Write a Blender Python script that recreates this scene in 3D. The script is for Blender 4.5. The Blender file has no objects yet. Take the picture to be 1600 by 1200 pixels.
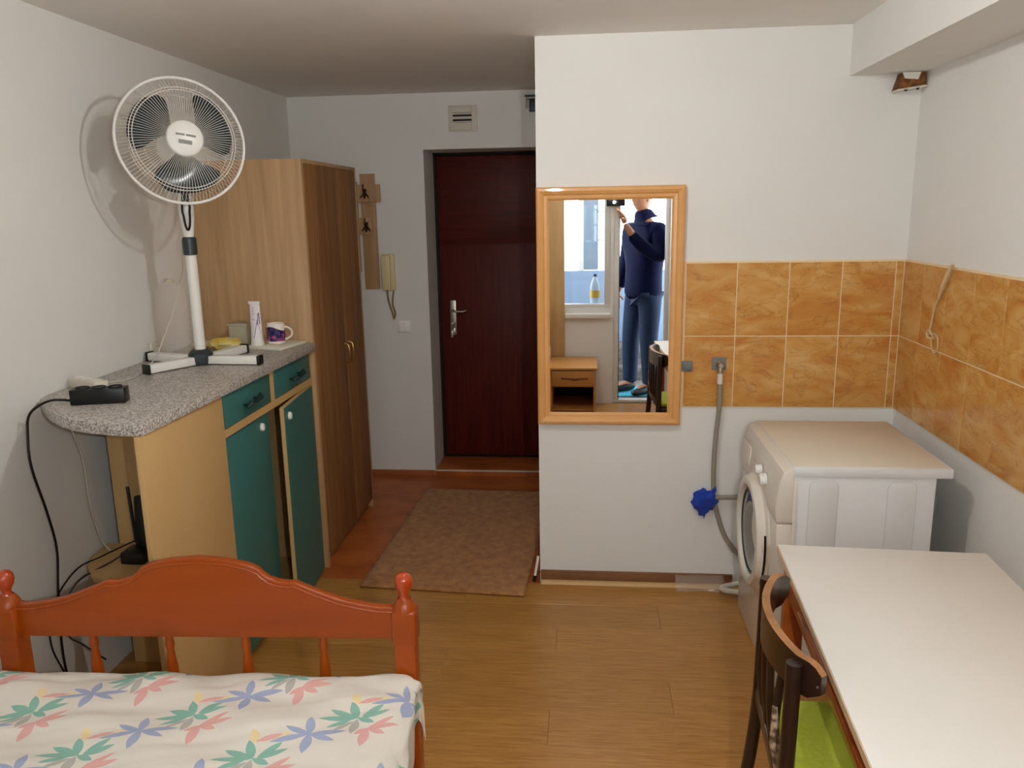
import bpy, bmesh, math, random
from mathutils import Vector, Matrix, noise
random.seed(7)
PI = math.pi
SC = bpy.context.scene
COL = SC.collection

# ---------------------------------------------------------------- camera, world, lights, exposure
cam_d = bpy.data.cameras.new('camera'); cam = bpy.data.objects.new('camera', cam_d); COL.objects.link(cam)
_pi, _ya, _ro = [math.radians(a) for a in (12.3277, 5.5866, -1.0146)]
F = Vector((-math.sin(_ya)*math.cos(_pi), math.cos(_ya)*math.cos(_pi), -math.sin(_pi)))
R = Vector((math.cos(_ya), math.sin(_ya), 0)); U = R.cross(F)
R, U = math.cos(_ro)*R+math.sin(_ro)*U, -math.sin(_ro)*R+math.cos(_ro)*U
m = Matrix((R, U, -F)).transposed().to_4x4(); m.translation = Vector((0, 0, 1.72))
cam.matrix_world = m
cam_d.sensor_width = 36; cam_d.lens = 1251.15/1600*36; cam_d.clip_start = 0.02
SC.camera = cam
SC.view_settings.view_transform = 'Standard'; SC.view_settings.look = 'None'
SC.view_settings.gamma = 1; SC.view_settings.use_curve_mapping = False
SC.view_settings.exposure = -0.17
SC.cycles.max_bounces = 14; SC.cycles.diffuse_bounces = 9; SC.cycles.glossy_bounces = 5
W = bpy.data.worlds.new('world'); SC.world = W; W.use_nodes = True
_bg = W.node_tree.nodes['Background']; _bg.inputs[0].default_value = (0.86, 0.93, 1.0, 1); _bg.inputs[1].default_value = 8.0
LAMP = Vector((-.205, 2.09, 2.333))
LAMP_STRENGTH = 1230.0
def portal(name, loc, sx, sz):
    l = bpy.data.lights.new(name, 'AREA'); l.shape = 'RECTANGLE'; l.size = sx; l.size_y = sz
    l.cycles.is_portal = True
    o = bpy.data.objects.new(name, l); o.location = loc; o.rotation_euler = (-PI/2, 0, 0)
    o.rotation_euler = (PI/2, 0, 0); COL.objects.link(o); return o

# ---------------------------------------------------------------- helpers
class MB:
    def __init__(s): s.bm = bmesh.new()
    def _add(s, b2, M=None):
        if M is not None: b2.transform(M)
        me = bpy.data.meshes.new('t'); b2.to_mesh(me); b2.free(); s.bm.from_mesh(me); bpy.data.meshes.remove(me); return s
    def box(s, x0, x1, y0, y1, z0, z1, b=0, seg=2, M=None):
        q = bmesh.new(); bmesh.ops.create_cube(q, size=1)
        for v in q.verts: v.co = Vector(((x0+x1)/2+v.co.x*(x1-x0), (y0+y1)/2+v.co.y*(y1-y0), (z0+z1)/2+v.co.z*(z1-z0)))
        if b: bmesh.ops.bevel(q, geom=q.edges[:], offset=b, segments=seg, profile=.5, affect='EDGES')
        return s._add(q, M)
    def tube(s, pts, r, n=8, cap=True, closed=False):
        pts = [Vector(p) for p in pts]; q = bmesh.new(); rings = []; N = len(pts)
        rr = r if isinstance(r, (list, tuple)) else [r]*N
        ref = None
        for i, p in enumerate(pts):
            if closed: t = (pts[(i+1) % N]-pts[i-1])
            else: t = pts[min(i+1, N-1)]-pts[max(i-1, 0)]
            t.normalize()
            if ref is None: ref = Vector((0, 0, 1)) if abs(t.z) < .9 else Vector((1, 0, 0))
            a = t.cross(ref)
            if a.length < 1e-4: a = t.cross(Vector((0, 1, 0)))
            a.normalize(); b = a.cross(t); ref = b.copy()
            rings.append([q.verts.new(p+rr[i]*(math.cos(2*PI*k/n)*a+math.sin(2*PI*k/n)*b)) for k in range(n)])
        for i in range(N if closed else N-1):
            A, B = rings[i], rings[(i+1) % N]
            for k in range(n): q.faces.new((A[k], A[(k+1) % n], B[(k+1) % n], B[k]))
        if cap and not closed: q.faces.new(rings[0][::-1]); q.faces.new(rings[-1])
        bmesh.ops.recalc_face_normals(q, faces=q.faces); return s._add(q)
    def lathe(s, prof, c=(0, 0, 0), n=24, M=None):
        q = bmesh.new(); rings = []
        for r, z in prof: rings.append([q.verts.new((r*math.cos(2*PI*k/n), r*math.sin(2*PI*k/n), z)) for k in range(n)] if r > 1e-5 else [q.verts.new((0, 0, z))])
        for A, B in zip(rings, rings[1:]):
            for k in range(n):
                if len(A) == 1 and len(B) == 1: continue
                if len(A) == 1: q.faces.new((A[0], B[k], B[(k+1) % n]))
                elif len(B) == 1: q.faces.new((A[k], A[(k+1) % n], B[0]))
                else: q.faces.new((A[k], A[(k+1) % n], B[(k+1) % n], B[k]))
        bmesh.ops.recalc_face_normals(q, faces=q.faces)
        T = Matrix.Translation(Vector(c)); return s._add(q, T @ M if M is not None else T)
    def prism(s, out, a, b, axis='z', bev=0, M=None):
        # out: 2-D outline; axis z: (x,y); axis y: (x,z); axis x: (y,z)
        def P(u, v, w): return {'z': (u, v, w), 'y': (u, w, v), 'x': (w, u, v)}[axis]
        q = bmesh.new(); A = [q.verts.new(P(u, v, a)) for u, v in out]; B = [q.verts.new(P(u, v, b)) for u, v in out]
        q.faces.new(A[::-1]); q.faces.new(B)
        for i in range(len(out)): j = (i+1) % len(out); q.faces.new((A[i], A[j], B[j], B[i]))
        bmesh.ops.recalc_face_normals(q, faces=q.faces)
        if bev:
            eds = [e for e in q.edges if e.calc_face_angle(0) > 1.2]
            bmesh.ops.bevel(q, geom=eds, offset=bev, segments=2, profile=.5, affect='EDGES')
        return s._add(q, M)
    def grid(s, f, nu, nv, closed_u=False):
        q = bmesh.new(); V = [[q.verts.new(f(i/(nu-1) if not closed_u else i/nu, j/(nv-1))) for j in range(nv)] for i in range(nu)]
        for i in range(nu if closed_u else nu-1):
            for j in range(nv-1): q.faces.new((V[i][j], V[(i+1) % nu][j], V[(i+1) % nu][j+1], V[i][j+1]))
        return s._add(q)

def build(name, mb, mat, parent=None, loc=None, world=True, smooth=.6):
    me = bpy.data.meshes.new(name); mb.bm.to_mesh(me); mb.bm.free()
    me.materials.append(mat)
    if smooth: me.shade_smooth(); me.set_sharp_from_angle(angle=smooth)
    o = bpy.data.objects.new(name, me); COL.objects.link(o)
    if parent is not None:
        o.parent = parent
        if world:
            off = Vector(parent.get('_base', (0, 0, 0))); me.transform(Matrix.Translation(-off)); o['_base'] = list(off)
    elif loc is not None:
        me.transform(Matrix.Translation(-Vector(loc))); o.location = loc; o['_base'] = list(loc)
    return o
def tag(o, label=None, cat=None, group=None, kind=None):
    if label: o['label'] = label
    if cat: o['category'] = cat
    if group: o['group'] = group
    if kind: o['kind'] = kind
    return o
def thing(name, label, cat, loc=(0, 0, 0), rz=0, group=None, world=True):
    o = bpy.data.objects.new(name, None); COL.objects.link(o); o.location = loc; o.rotation_euler = (0, 0, rz)
    o.empty_display_size = .1
    if world and not rz: o['_base'] = list(loc)
    return tag(o, label, cat, group)
def struct(name, mb, mat, smooth=.5, parent=None):
    o = build(name, mb, mat, parent, smooth=smooth)
    if parent is None: o['kind'] = 'structure'
    return o

# ---------------------------------------------------------------- materials
def hexc(h):
    c = [int(h[i:i+2], 16)/255 for i in (0, 2, 4)]
    return tuple((x/12.92 if x < .04045 else ((x+.055)/1.055)**2.4) for x in c)+(1,)
def newmat(name):
    m = bpy.data.materials.new(name); m.use_nodes = True; nt = m.node_tree
    return m, nt, nt.nodes['Principled BSDF']
def node(nt, t, **k):
    n = nt.nodes.new(t)
    for a, v in k.items(): setattr(n, a, v)
    return n
def mat(name, c, rough=.5, c2=None, scale=8, stretch=(1, 1, 1), bump=0, bscale=None, metal=0, detail=4, contrast=1.0, spec=.5, coat=0, trans=0, alpha=1, rnd=0, sheen=0, ior=1.45):
    m, nt, P = newmat(name); c = hexc(c)
    P.inputs['Roughness'].default_value = rough; P.inputs['Metallic'].default_value = metal
    P.inputs['Specular IOR Level'].default_value = spec; P.inputs['Coat Weight'].default_value = coat
    P.inputs['Transmission Weight'].default_value = trans; P.inputs['Alpha'].default_value = alpha
    P.inputs['Sheen Weight'].default_value = sheen; P.inputs['IOR'].default_value = ior
    P.inputs['Coat Roughness'].default_value = .08
    P.inputs['Base Color'].default_value = c
    tc = node(nt, 'ShaderNodeTexCoord'); mp = node(nt, 'ShaderNodeMapping'); mp.inputs['Scale'].default_value = stretch
    nt.links.new(tc.outputs['Object'], mp.inputs['Vector'])
    last = mp.outputs['Vector']
    if rnd:
        oi = node(nt, 'ShaderNodeObjectInfo'); vm = node(nt, 'ShaderNodeVectorMath', operation='MULTIPLY_ADD')
        vm.inputs[1].default_value = (37, 23, 51)
        cx = node(nt, 'ShaderNodeCombineXYZ')
        for i in range(3): nt.links.new(oi.outputs['Random'], cx.inputs[i])
        nt.links.new(cx.outputs[0], vm.inputs[0]); nt.links.new(mp.outputs['Vector'], vm.inputs[2]); last = vm.outputs[0]
    if c2:
        n = node(nt, 'ShaderNodeTexNoise'); n.inputs['Scale'].default_value = scale; n.inputs['Detail'].default_value = detail
        n.inputs['Roughness'].default_value = .6
        nt.links.new(last, n.inputs['Vector'])
        r = node(nt, 'ShaderNodeMapRange'); w = .25/contrast; r.inputs[1].default_value = .5-w; r.inputs[2].default_value = .5+w
        nt.links.new(n.outputs['Fac'], r.inputs[0])
        mx = node(nt, 'ShaderNodeMix', data_type='RGBA'); mx.inputs[6].default_value = c; mx.inputs[7].default_value = hexc(c2)
        nt.links.new(r.outputs[0], mx.inputs[0]); out = mx.outputs[2]
        if rnd:
            hs = node(nt, 'ShaderNodeHueSaturation'); mr = node(nt, 'ShaderNodeMapRange'); mr.inputs[3].default_value = 1-rnd; mr.inputs[4].default_value = 1+rnd
            nt.links.new(oi.outputs['Random'], mr.inputs[0]); nt.links.new(mr.outputs[0], hs.inputs['Value']); nt.links.new(out, hs.inputs['Color']); out = hs.outputs[0]
        nt.links.new(out, P.inputs['Base Color'])
    if bump:
        n2 = node(nt, 'ShaderNodeTexNoise'); n2.inputs['Scale'].default_value = bscale or scale; n2.inputs['Detail'].default_value = 5
        nt.links.new(last, n2.inputs['Vector']); b = node(nt, 'ShaderNodeBump'); b.inputs['Strength'].default_value = bump; b.inputs['Distance'].default_value = .01
        nt.links.new(n2.outputs['Fac'], b.inputs['Height']); nt.links.new(b.outputs[0], P.inputs['Normal'])
    return m
def emit(name, c, s):
    m, nt, P = newmat(name); P.inputs['Base Color'].default_value = c; P.inputs['Emission Color'].default_value = c; P.inputs['Emission Strength'].default_value = s; return m

M = {}
M['plaster'] = mat('plaster', 'e2e2de', .85, 'dddcd8', 2.2, bump=.12, bscale=9, contrast=.8)
M['ceil'] = mat('ceiling_paint', 'ecebe7', .9, 'e6e4df', 2.0, bump=.08, bscale=6)
M['grout'] = mat('grout', 'e6cfa6', .8)
M['laminate'] = mat('laminate', 'bb8b4b', .33, '99672b', 5, (1.5, 22, 10), contrast=1.2, rnd=.07, coat=.12, detail=6, bump=.02, bscale=8)
M['subfloor'] = mat('subfloor', '6f4c24', .7)
M['lino'] = mat('orange_linoleum', 'bd6c30', .42, '95491f', 4, (1, 2, 1), contrast=1.4)
M['base_wood'] = mat('skirting_wood', '8a5f3c', .5, '6f4a2d', 9, (.4, 3, 3), contrast=1.5)
M['lino_strip'] = mat('skirting_lino', 'ab6235', .5, '97512a', 9)
M['rug'] = mat('brown_carpet', 'c28a4e', .95, 'a0683a', 22, bump=1.0, bscale=120, sheen=.15, contrast=1.6)
M['door'] = mat('mahogany_veneer', '5c1c12', .5, '3f100b', 6, (9, 9, .45), contrast=1.2, spec=.25)
M['doorh'] = mat('mahogany_veneer_cross', '55190f', .5, '3d100b', 6, (.5, 9, 9), contrast=1.2, spec=.25)
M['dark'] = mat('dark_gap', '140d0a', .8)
M['oak'] = mat('sonoma_oak', 'bd9b72', .5, 'a17e58', 4, (7, 7, .35), contrast=1.3, bump=.03, bscale=30)
M['oakd'] = mat('sonoma_oak_door', '9f7247', .62, '7b5533', 4, (7, 7, .35), contrast=1.3, bump=.03, bscale=30, spec=.2)
M['oake'] = mat('oak_edge_band', 'b59063', .5)
M['beige'] = mat('beige_chipboard', 'c9a773', .5, 'bf9c66', 3, (1, 1, .3))
M['teal'] = mat('teal_laminate', '38726e', .4, '336764', 2)
M['white'] = mat('white_plastic', 'e4e3dd', .35)
M['cream'] = mat('cream_plastic', 'd8c796', .4)
M['offw'] = mat('offwhite_plastic', 'cfc8ba', .45)
M['black'] = mat('black_plastic', '0e0f10', .35)
M['dgrey'] = mat('dark_green_grey_plastic', '2a3538', .35)
M['brass'] = mat('aged_brass', '9a7c46', .3, metal=.9)
M['steel'] = mat('brushed_steel', 'a9a294', .35, metal=.85)
M['hose'] = mat('grey_hose', '8d8779', .45)
M['pine'] = mat('pine_frame', 'dba566', .42, 'cf9655', 6, (1, 1, 1), coat=.2)
M['enamel'] = mat('white_enamel', 'dadcdc', .28, coat=.2)
M['enamelw'] = mat('yellowed_enamel', 'ddd5c5', .35, 'd6cebd', 3)
M['fascia'] = mat('fascia_plastic', 'd9d2c6', .3, coat=.2)
M['tabletop'] = mat('white_tabletop', 'e6e5e1', .4, 'e0ded8', 2)
M['amber'] = mat('amber_varnish', 'a6521c', .28, '8b3f12', 5, (1, .3, 3), coat=.3)
M['bedwood'] = mat('orange_lacquer', 'a04805', .34, '8a3905', 4, (.5, 3, 3), coat=.15, spec=.35)
M['finial'] = mat('red_orange_lacquer', 'ae3c08', .18, '9c3306', 4, coat=.6)
M['chair'] = mat('dark_stained_wood', '2f1d15', .32, '23140e', 8, (3, 3, .5), coat=.3)
M['ply'] = mat('plywood_edge', 'a8794f', .5, '8c603a', 14, (1, 1, 8), contrast=2)
M['greenc'] = mat('lime_cloth', 'b4bf3c', .9, 'a7b234', 10, bump=.2, bscale=60)
M['peel'] = mat('peeled_varnish', 'b9a184', .8, '5c4636', 60, contrast=3)
M['blue'] = mat('blue_rag', '0f3fb0', .8, '0a2f92', 12, bump=.4, bscale=40, sheen=.2)
M['rust'] = mat('rusty_metal', '8a5a28', .7, '4c2a12', 45, metal=.2, contrast=2, bump=.4, bscale=60)
M['cord'] = mat('beige_cord', 'c9ad83', .7)
M['cordw'] = mat('white_cord', 'bdb8aa', .6)
M['wall_grey'] = mat('grey_box', '6d7473', .5)
M['navy'] = mat('navy_jacket', '070e36', .8, '050926', 6, bump=.3, bscale=20, spec=.15)
M['jeans'] = mat('blue_jeans', '112644', .85, '0d1f3a', 30)
M['skin'] = mat('skin', 'b9805f', .5)
M['hair'] = mat('brown_hair', '2a1b12', .7)
M['shoe'] = mat('black_shoe', '0f1012', .5)
M['matblue'] = mat('turquoise_mat', '3f9fb4', .9, '348fa8', 30)
M['pvc'] = mat('white_pvc', 'd9d8d3', .4)
M['conc'] = mat('grey_concrete', '77716a', .9, '55504a', 30, contrast=2)
M['paleblue'] = mat('pale_blue_panel', '7f93ad', .6)
M['bluegrey'] = mat('grey_blue_panel', '6d8094', .6)
M['glass'] = mat('clear_glass', 'ffffff', .02, trans=1)
M['nightwood'] = mat('alder_veneer', 'c08a4c', .45, 'ad773a', 5, (.4, 3, 3))
M['knot'] = mat('dark_drawer_relief', '6e3f18', .5)
M['clearp'] = mat('thin_clear_plastic', 'efe6dc', .12, alpha=.20)
M['clearp2'] = mat('frosted_plastic', 'cdc8ae', .3, alpha=.62)
M['yellow'] = mat('yellow_plastic_film', 'e3bf2e', .35, 'e0d9a0', 22, contrast=2.5, alpha=.8)
M['filmy'] = mat('clear_film', 'e6dcb8', .15, alpha=.45)
M['paperw'] = mat('white_melamine', 'dcd8c8', .4)
M['purple'] = mat('purple_print', '5c5590', .6)
M['greyp'] = mat('grey_print', '80807c', .5)
M['red'] = mat('red_button', 'b03a34', .4)
M['leaf'] = mat('window_leaf_grey', '7f8f9f', .3)

# mirror
m_, nt_, P_ = newmat('mirror_silver'); P_.inputs['Metallic'].default_value = 1; P_.inputs['Roughness'].default_value = .0; P_.inputs['Base Color'].default_value = (.93, .94, .95, 1); M['mirror'] = m_
# granite-look counter
m_, nt_, P_ = newmat('speckled_laminate'); P_.inputs['Roughness'].default_value = .38
tc = node(nt_, 'ShaderNodeTexCoord'); n1 = node(nt_, 'ShaderNodeTexNoise'); n1.inputs['Scale'].default_value = 150; n1.inputs['Detail'].default_value = 3
nt_.links.new(tc.outputs['Object'], n1.inputs['Vector']); cr = node(nt_, 'ShaderNodeValToRGB'); nt_.links.new(n1.outputs['Fac'], cr.inputs[0])
e = cr.color_ramp.elements; e[0].position = .34; e[0].color = hexc('6f6a65'); e[1].position = .64; e[1].color = hexc('cfcac1')
x = e.new(.46); x.color = hexc('9b958e'); x = e.new(.54); x.color = hexc('b7b0a7'); nt_.links.new(cr.outputs[0], P_.inputs['Base Color']); M['granite'] = m_
# tile
m_, nt_, P_ = newmat('ochre_marbled_tile'); P_.inputs['Roughness'].default_value = .25; P_.inputs['Coat Weight'].default_value = .15
tc = node(nt_, 'ShaderNodeTexCoord'); oi = node(nt_, 'ShaderNodeObjectInfo'); cx = node(nt_, 'ShaderNodeCombineXYZ')
for i in range(3): nt_.links.new(oi.outputs['Random'], cx.inputs[i])
vm = node(nt_, 'ShaderNodeVectorMath', operation='MULTIPLY_ADD'); vm.inputs[1].default_value = (31, 17, 47)
nt_.links.new(cx.outputs[0], vm.inputs[0]); nt_.links.new(tc.outputs['Object'], vm.inputs[2])
mp = node(nt_, 'ShaderNodeMapping'); mp.inputs['Rotation'].default_value = (.5, .5, 0); mp.inputs['Scale'].default_value = (1, 1, 2.2); nt_.links.new(vm.outputs[0], mp.inputs[0])
n1 = node(nt_, 'ShaderNodeTexNoise'); n1.inputs['Scale'].default_value = 5; n1.inputs['Detail'].default_value = 5; n1.inputs['Distortion'].default_value = 1.2; nt_.links.new(mp.outputs[0], n1.inputs['Vector'])
cr = node(nt_, 'ShaderNodeValToRGB'); nt_.links.new(n1.outputs['Fac'], cr.inputs[0]); e = cr.color_ramp.elements
e[0].position = .3; e[0].color = hexc('b9742e'); e[1].position = .7; e[1].color = hexc('d2a564'); x = e.new(.5); x.color = hexc('c59048')
n2 = node(nt_, 'ShaderNodeTexNoise'); n2.inputs['Scale'].default_value = 4; n2.inputs['Detail'].default_value = 6; n2.inputs['Distortion'].default_value = 2.5; nt_.links.new(mp.outputs[0], n2.inputs['Vector'])
s1 = node(nt_, 'ShaderNodeMath', operation='SUBTRACT'); s1.inputs[1].default_value = .5; nt_.links.new(n2.outputs['Fac'], s1.inputs[0])
s2 = node(nt_, 'ShaderNodeMath', operation='ABSOLUTE'); nt_.links.new(s1.outputs[0], s2.inputs[0])
s3 = node(nt_, 'ShaderNodeMapRange'); s3.inputs[1].default_value = 0; s3.inputs[2].default_value = .022; s3.inputs[3].default_value = .45; s3.inputs[4].default_value = 0; nt_.links.new(s2.outputs[0], s3.inputs[0])
mx = node(nt_, 'ShaderNodeMix', data_type='RGBA'); mx.inputs[7].default_value = hexc('8a5a2c'); nt_.links.new(cr.outputs[0], mx.inputs[6]); nt_.links.new(s3.outputs[0], mx.inputs[0])
nt_.links.new(mx.outputs[2], P_.inputs['Base Color']); M['tile'] = m_
# fan blade (smoky translucent)
M['blade'] = mat('smoky_blue_plastic', '26333b', .2, coat=.3, alpha=.93)
# mug print
m_, nt_, P_ = newmat('mug_print'); P_.inputs['Roughness'].default_value = .25
tc = node(nt_, 'ShaderNodeTexCoord'); n1 = node(nt_, 'ShaderNodeTexNoise'); n1.inputs['Scale'].default_value = 45; nt_.links.new(tc.outputs['Object'], n1.inputs['Vector'])
cr = node(nt_, 'ShaderNodeValToRGB'); nt_.links.new(n1.outputs['Fac'], cr.inputs[0]); e = cr.color_ramp.elements
e[0].position = .36; e[0].color = hexc('171a44'); e[1].position = .66; e[1].color = hexc('c2506a')
x = e.new(.47); x.color = hexc('2c2f6e'); x = e.new(.52); x.color = hexc('6b2442'); x = e.new(.58); x.color = hexc('7a3f7c'); nt_.links.new(cr.outputs[0], P_.inputs['Base Color']); M['mugp'] = m_

# floral bed sheet: each petal is an ellipse-like leaf repeated on a two-vector lattice (flat print)
def petal_group():
    g = bpy.data.node_groups.new('petal', 'ShaderNodeTree'); I = g.interface
    for s in ('x', 'y', 'cx', 'cy', 'cos', 'sin', 'len', 'wid'): I.new_socket(s, in_out='INPUT', socket_type='NodeSocketFloat')
    I.new_socket('fac', in_out='OUTPUT', socket_type='NodeSocketFloat')
    gi = g.nodes.new('NodeGroupInput'); go = g.nodes.new('NodeGroupOutput')
    def mth(op, a, b=None, c=None):
        n = g.nodes.new('ShaderNodeMath'); n.operation = op
        for i, v in enumerate((a, b, c)):
            if v is None: continue
            if isinstance(v, (int, float)): n.inputs[i].default_value = v
            else: g.links.new(v, n.inputs[i])
        return n.outputs[0]
    o = gi.outputs; HY, SX, HX = .14, .19, .385
    dy = mth('SUBTRACT', o['y'], o['cy']); j = mth('ROUND', mth('DIVIDE', dy, HY)); yy = mth('MULTIPLY_ADD', j, -HY, dy)
    dx = mth('MULTIPLY_ADD', j, SX, mth('SUBTRACT', o['x'], o['cx'])); i = mth('ROUND', mth('DIVIDE', dx, HX)); xx = mth('MULTIPLY_ADD', i, -HX, dx)
    u = mth('DIVIDE', mth('ADD', mth('MULTIPLY', xx, o['cos']), mth('MULTIPLY', yy, o['sin'])), o['len'])
    v = mth('DIVIDE', mth('SUBTRACT', mth('MULTIPLY', yy, o['cos']), mth('MULTIPLY', xx, o['sin'])), o['wid'])
    r = mth('ADD', mth('MULTIPLY', u, u), mth('ABSOLUTE', v))
    g.links.new(mth('LESS_THAN', r, 1.0), go.inputs['fac']); return g
def sheet_mat():
    m, nt, P = newmat('floral_cotton'); P.inputs['Roughness'].default_value = .85; g = petal_group()
    uv = node(nt, 'ShaderNodeUVMap'); uv.uv_map = 'cloth'; sp = node(nt, 'ShaderNodeSeparateXYZ'); of = node(nt, 'ShaderNodeVectorMath', operation='SUBTRACT'); of.inputs[1].default_value = (.055, .07, 0); nt.links.new(uv.outputs[0], of.inputs[0]); nt.links.new(of.outputs[0], sp.inputs[0])
    # tip-to-base segments in metres: (colour, base, tip, half width)
    T, Bc, Pk, Y, G = '86b5a6', '9faac8', 'dca9a3', 'e6d3a2', 'b2b1aa'
    c0 = (0, 0); pk = (.030, -.038); bl = (-.092, -.066)
    segs = [(T, c0, (-.085, -.012), .011), (T, c0, (-.066, .022), .012), (T, c0, (-.024, .050), .013), (T, (.01, .005), (.050, .048), .011), (T, (.01, 0), (.068, .030), .010), (T, c0, (.040, -.014), .010), (T, (-.015, -.008), (-.062, -.038), .008),
            (G, (0, -.005), (-.002, -.060), .013), (G, (-.008, -.012), (-.045, -.050), .008),
            (Pk, pk, (.082, .006), .009), (Pk, pk, (.098, -.016), .010), (Pk, pk, (.072, -.052), .010), (Pk, pk, (.028, -.100), .014), (Pk, pk, (.006, -.062), .008),
            (Y, (-.006, .044), (-.026, .082), .013), (Y, (.024, .046), (.060, .080), .009),
            (Bc, bl, (-.104, -.010), .013), (Bc, bl, (-.150, -.046), .010), (Bc, bl, (-.172, -.092), .010), (Bc, bl, (-.092, -.124), .015), (Bc, bl, (-.032, -.086), .010), (Bc, bl, (-.014, -.050), .011), (Pk, (-.150, -.070), (-.202, -.092), .009)]
    prev = None
    for c, a, b, w in segs:
        a, b = Vector(a), Vector(b); mid = (a+b)/2; d = b-a; L = d.length/2; an = math.atan2(d.y, d.x)
        n = node(nt, 'ShaderNodeGroup'); n.node_tree = g
        nt.links.new(sp.outputs[0], n.inputs['x']); nt.links.new(sp.outputs[1], n.inputs['y'])
        for k, v in dict(cx=mid.x, cy=mid.y, cos=math.cos(an), sin=math.sin(an), len=L*1.05, wid=w*.82).items(): n.inputs[k].default_value = v
        mx = node(nt, 'ShaderNodeMix', data_type='RGBA'); mx.inputs[7].default_value = hexc(c)
        if prev is None: mx.inputs[6].default_value = hexc('dcd7cd')
        else: nt.links.new(prev, mx.inputs[6])
        nt.links.new(n.outputs[0], mx.inputs[0]); prev = mx.outputs[2]
    nt.links.new(prev, P.inputs['Base Color'])
    tc = node(nt, 'ShaderNodeTexCoord'); n2 = node(nt, 'ShaderNodeTexNoise'); n2.inputs['Scale'].default_value = 14; n2.inputs['Detail'].default_value = 4
    nt.links.new(tc.outputs['Object'], n2.inputs['Vector']); b = node(nt, 'ShaderNodeBump'); b.inputs['Strength'].default_value = .25; b.inputs['Distance'].default_value = .01
    nt.links.new(n2.outputs['Fac'], b.inputs['Height']); nt.links.new(b.outputs[0], P.inputs['Normal'])
    return m
M['sheet'] = sheet_mat()

# ---------------------------------------------------------------- structure
XL, XR, XP, D1, D2, H, YB = -1.8366, 1.3108, -.2235, 3.49, 4.983, 2.407, -.10
DY = 5.30
struct('wall_left', MB().box(XL-.15, XL, YB-.25, DY+.2, -.05, H+.1), M['plaster'])
wr = struct('wall_right', MB().box(XR, XR+.15, YB-.25, D1+.4, -.05, H+.1), M['plaster'])
wp = struct('wall_partition', MB().box(XP, XR+.02, D1, DY+.2, -.05, H+.1), M['plaster'])
struct('ceiling', MB().box(XL-.15, XR+.15, YB-.25, DY+.2, H, H+.15), M['ceil'])
struct('trim_1', MB().box(1.0323, XR+.01, YB, D1+.01, 2.2146, H+.01), M['plaster'])
# hall end wall with the deep door opening
struct('wall_hall', MB().box(XL-.05, -1.005, D2, DY+.2, -.05, H+.1).box(-1.005, XP+.1, D2, DY+.2, 2.081, H+.1), M['plaster'])
fl = struct('floor', MB().box(XL-.15, XR+.15, YB-.25, DY+.2, -.12, -.012), M['subfloor'])
# laminate planks, each its own piece
pw, pl = .192, 1.285
row = 0; y = 3.462
plank_mesh = {}
while y > YB:
    y0 = max(y-pw, YB); off = (row*.43) % pl; x = XL-off
    while x < XR:
        a, b = max(x, XL), min(x+pl, XR)
        if b-a > .03:
            w, d = round(b-a, 3), round(y-y0, 3)
            k = (w, d)
            if k not in plank_mesh:
                o = build('plank', MB().box(-w/2+.0004, w/2-.0004, -d/2+.0004, d/2-.0004, -.010, 0, .0005, 1), M['laminate'], fl, world=False, smooth=0); plank_mesh[k] = o.data
            else:
                o = bpy.data.objects.new('plank', plank_mesh[k]); COL.objects.link(o); o.parent = fl
            o.location = ((a+b)/2, (y+y0)/2, 0)
        x += pl
    y -= pw; row += 1
o = build('linoleum', MB().box(XL, XP, 3.462, DY, -.012, .003, .001, 1), M['lino'], fl, world=False)
build('threshold_step', MB().box(-1.005, XP+.09, D2+.001, DY, .002, .040, .002), M['lino'], fl, world=False)
build('metal_edging', MB().box(-1.005, XP, D2-.006, D2+.006, .036, .045, .002), M['offw'], fl, world=False)
struct('baseboard_partition', MB().box(XP+.004, .66, D1-.012, D1, 0, .062, .002), M['base_wood'])
struct('trim_2', MB().prism([(D1-.030, 0), (D1-.012, 0), (D1-.012, .016), (D1-.022, .012)], XP+.004, .70, 'x'), M['beige'])
struct('baseboard_hall', MB().box(-1.80, -1.005, D2-.008, D2, .003, .042, .002), M['lino_strip'])

# window wall behind the camera
WX0, WX1, WZ0, WZ1 = -1.05, .165, .86, 2.12      # window opening
BX0, BX1, BZ1 = .215, .685, 2.12                  # balcony door opening
struct('wall_window', MB().box(XL-.05, WX0, YB-.25, YB, -.05, H+.1).box(WX0, WX1+.02, YB-.25, YB, -.05, WZ0).box(WX0, XR+.05, YB-.25, YB, WZ1, H+.1)
       .box(WX1+.02, BX0, YB-.25, YB, -.05, WZ1).box(BX1, XR+.05, YB-.25, YB, -.05, WZ1), M['plaster'])
wf = MB()
for a, b, c, d in ((WX0, WX1+.02, WZ0, WZ0+.03), (WX0, WX1+.02, WZ1-.05, WZ1), (WX0, WX0+.05, WZ0, WZ1), (WX1-.03, WX1+.02, WZ0, WZ1), (-.50, -.43, WZ0, WZ1)): ins = .0015 if d-c > .2 else 0; wf.box(a, b, YB-.09+ins, YB-.02-ins, c+ins, d-ins, .004)
w1 = struct('window_1', wf, M['pvc'])
build('pane', MB().box(WX0+.04, -.50, YB-.062, YB-.056, WZ0+.02, WZ1-.04), M['glass'], w1, world=False)
build('pane', MB().box(-.43, WX1-.03, YB-.062, YB-.056, WZ0+.02, WZ1-.04), M['glass'], w1, world=False)
build('window_sill', MB().box(-.206, .19, YB-.02, YB+.06, .775, .815, .006), M['pvc'], w1, world=False)
dfm = MB()
dfm.box(BX0, BX0+.045, YB-.089, YB-.011, .001, BZ1-.001, .004).box(BX1-.03, BX1, YB-.089, YB-.011, .001, BZ1-.001, .004).box(BX0, BX1, YB-.09, YB-.01, BZ1-.04, BZ1, .004).box(BX0, BX1, YB-.09, YB-.01, 0, .03, .004)
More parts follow.
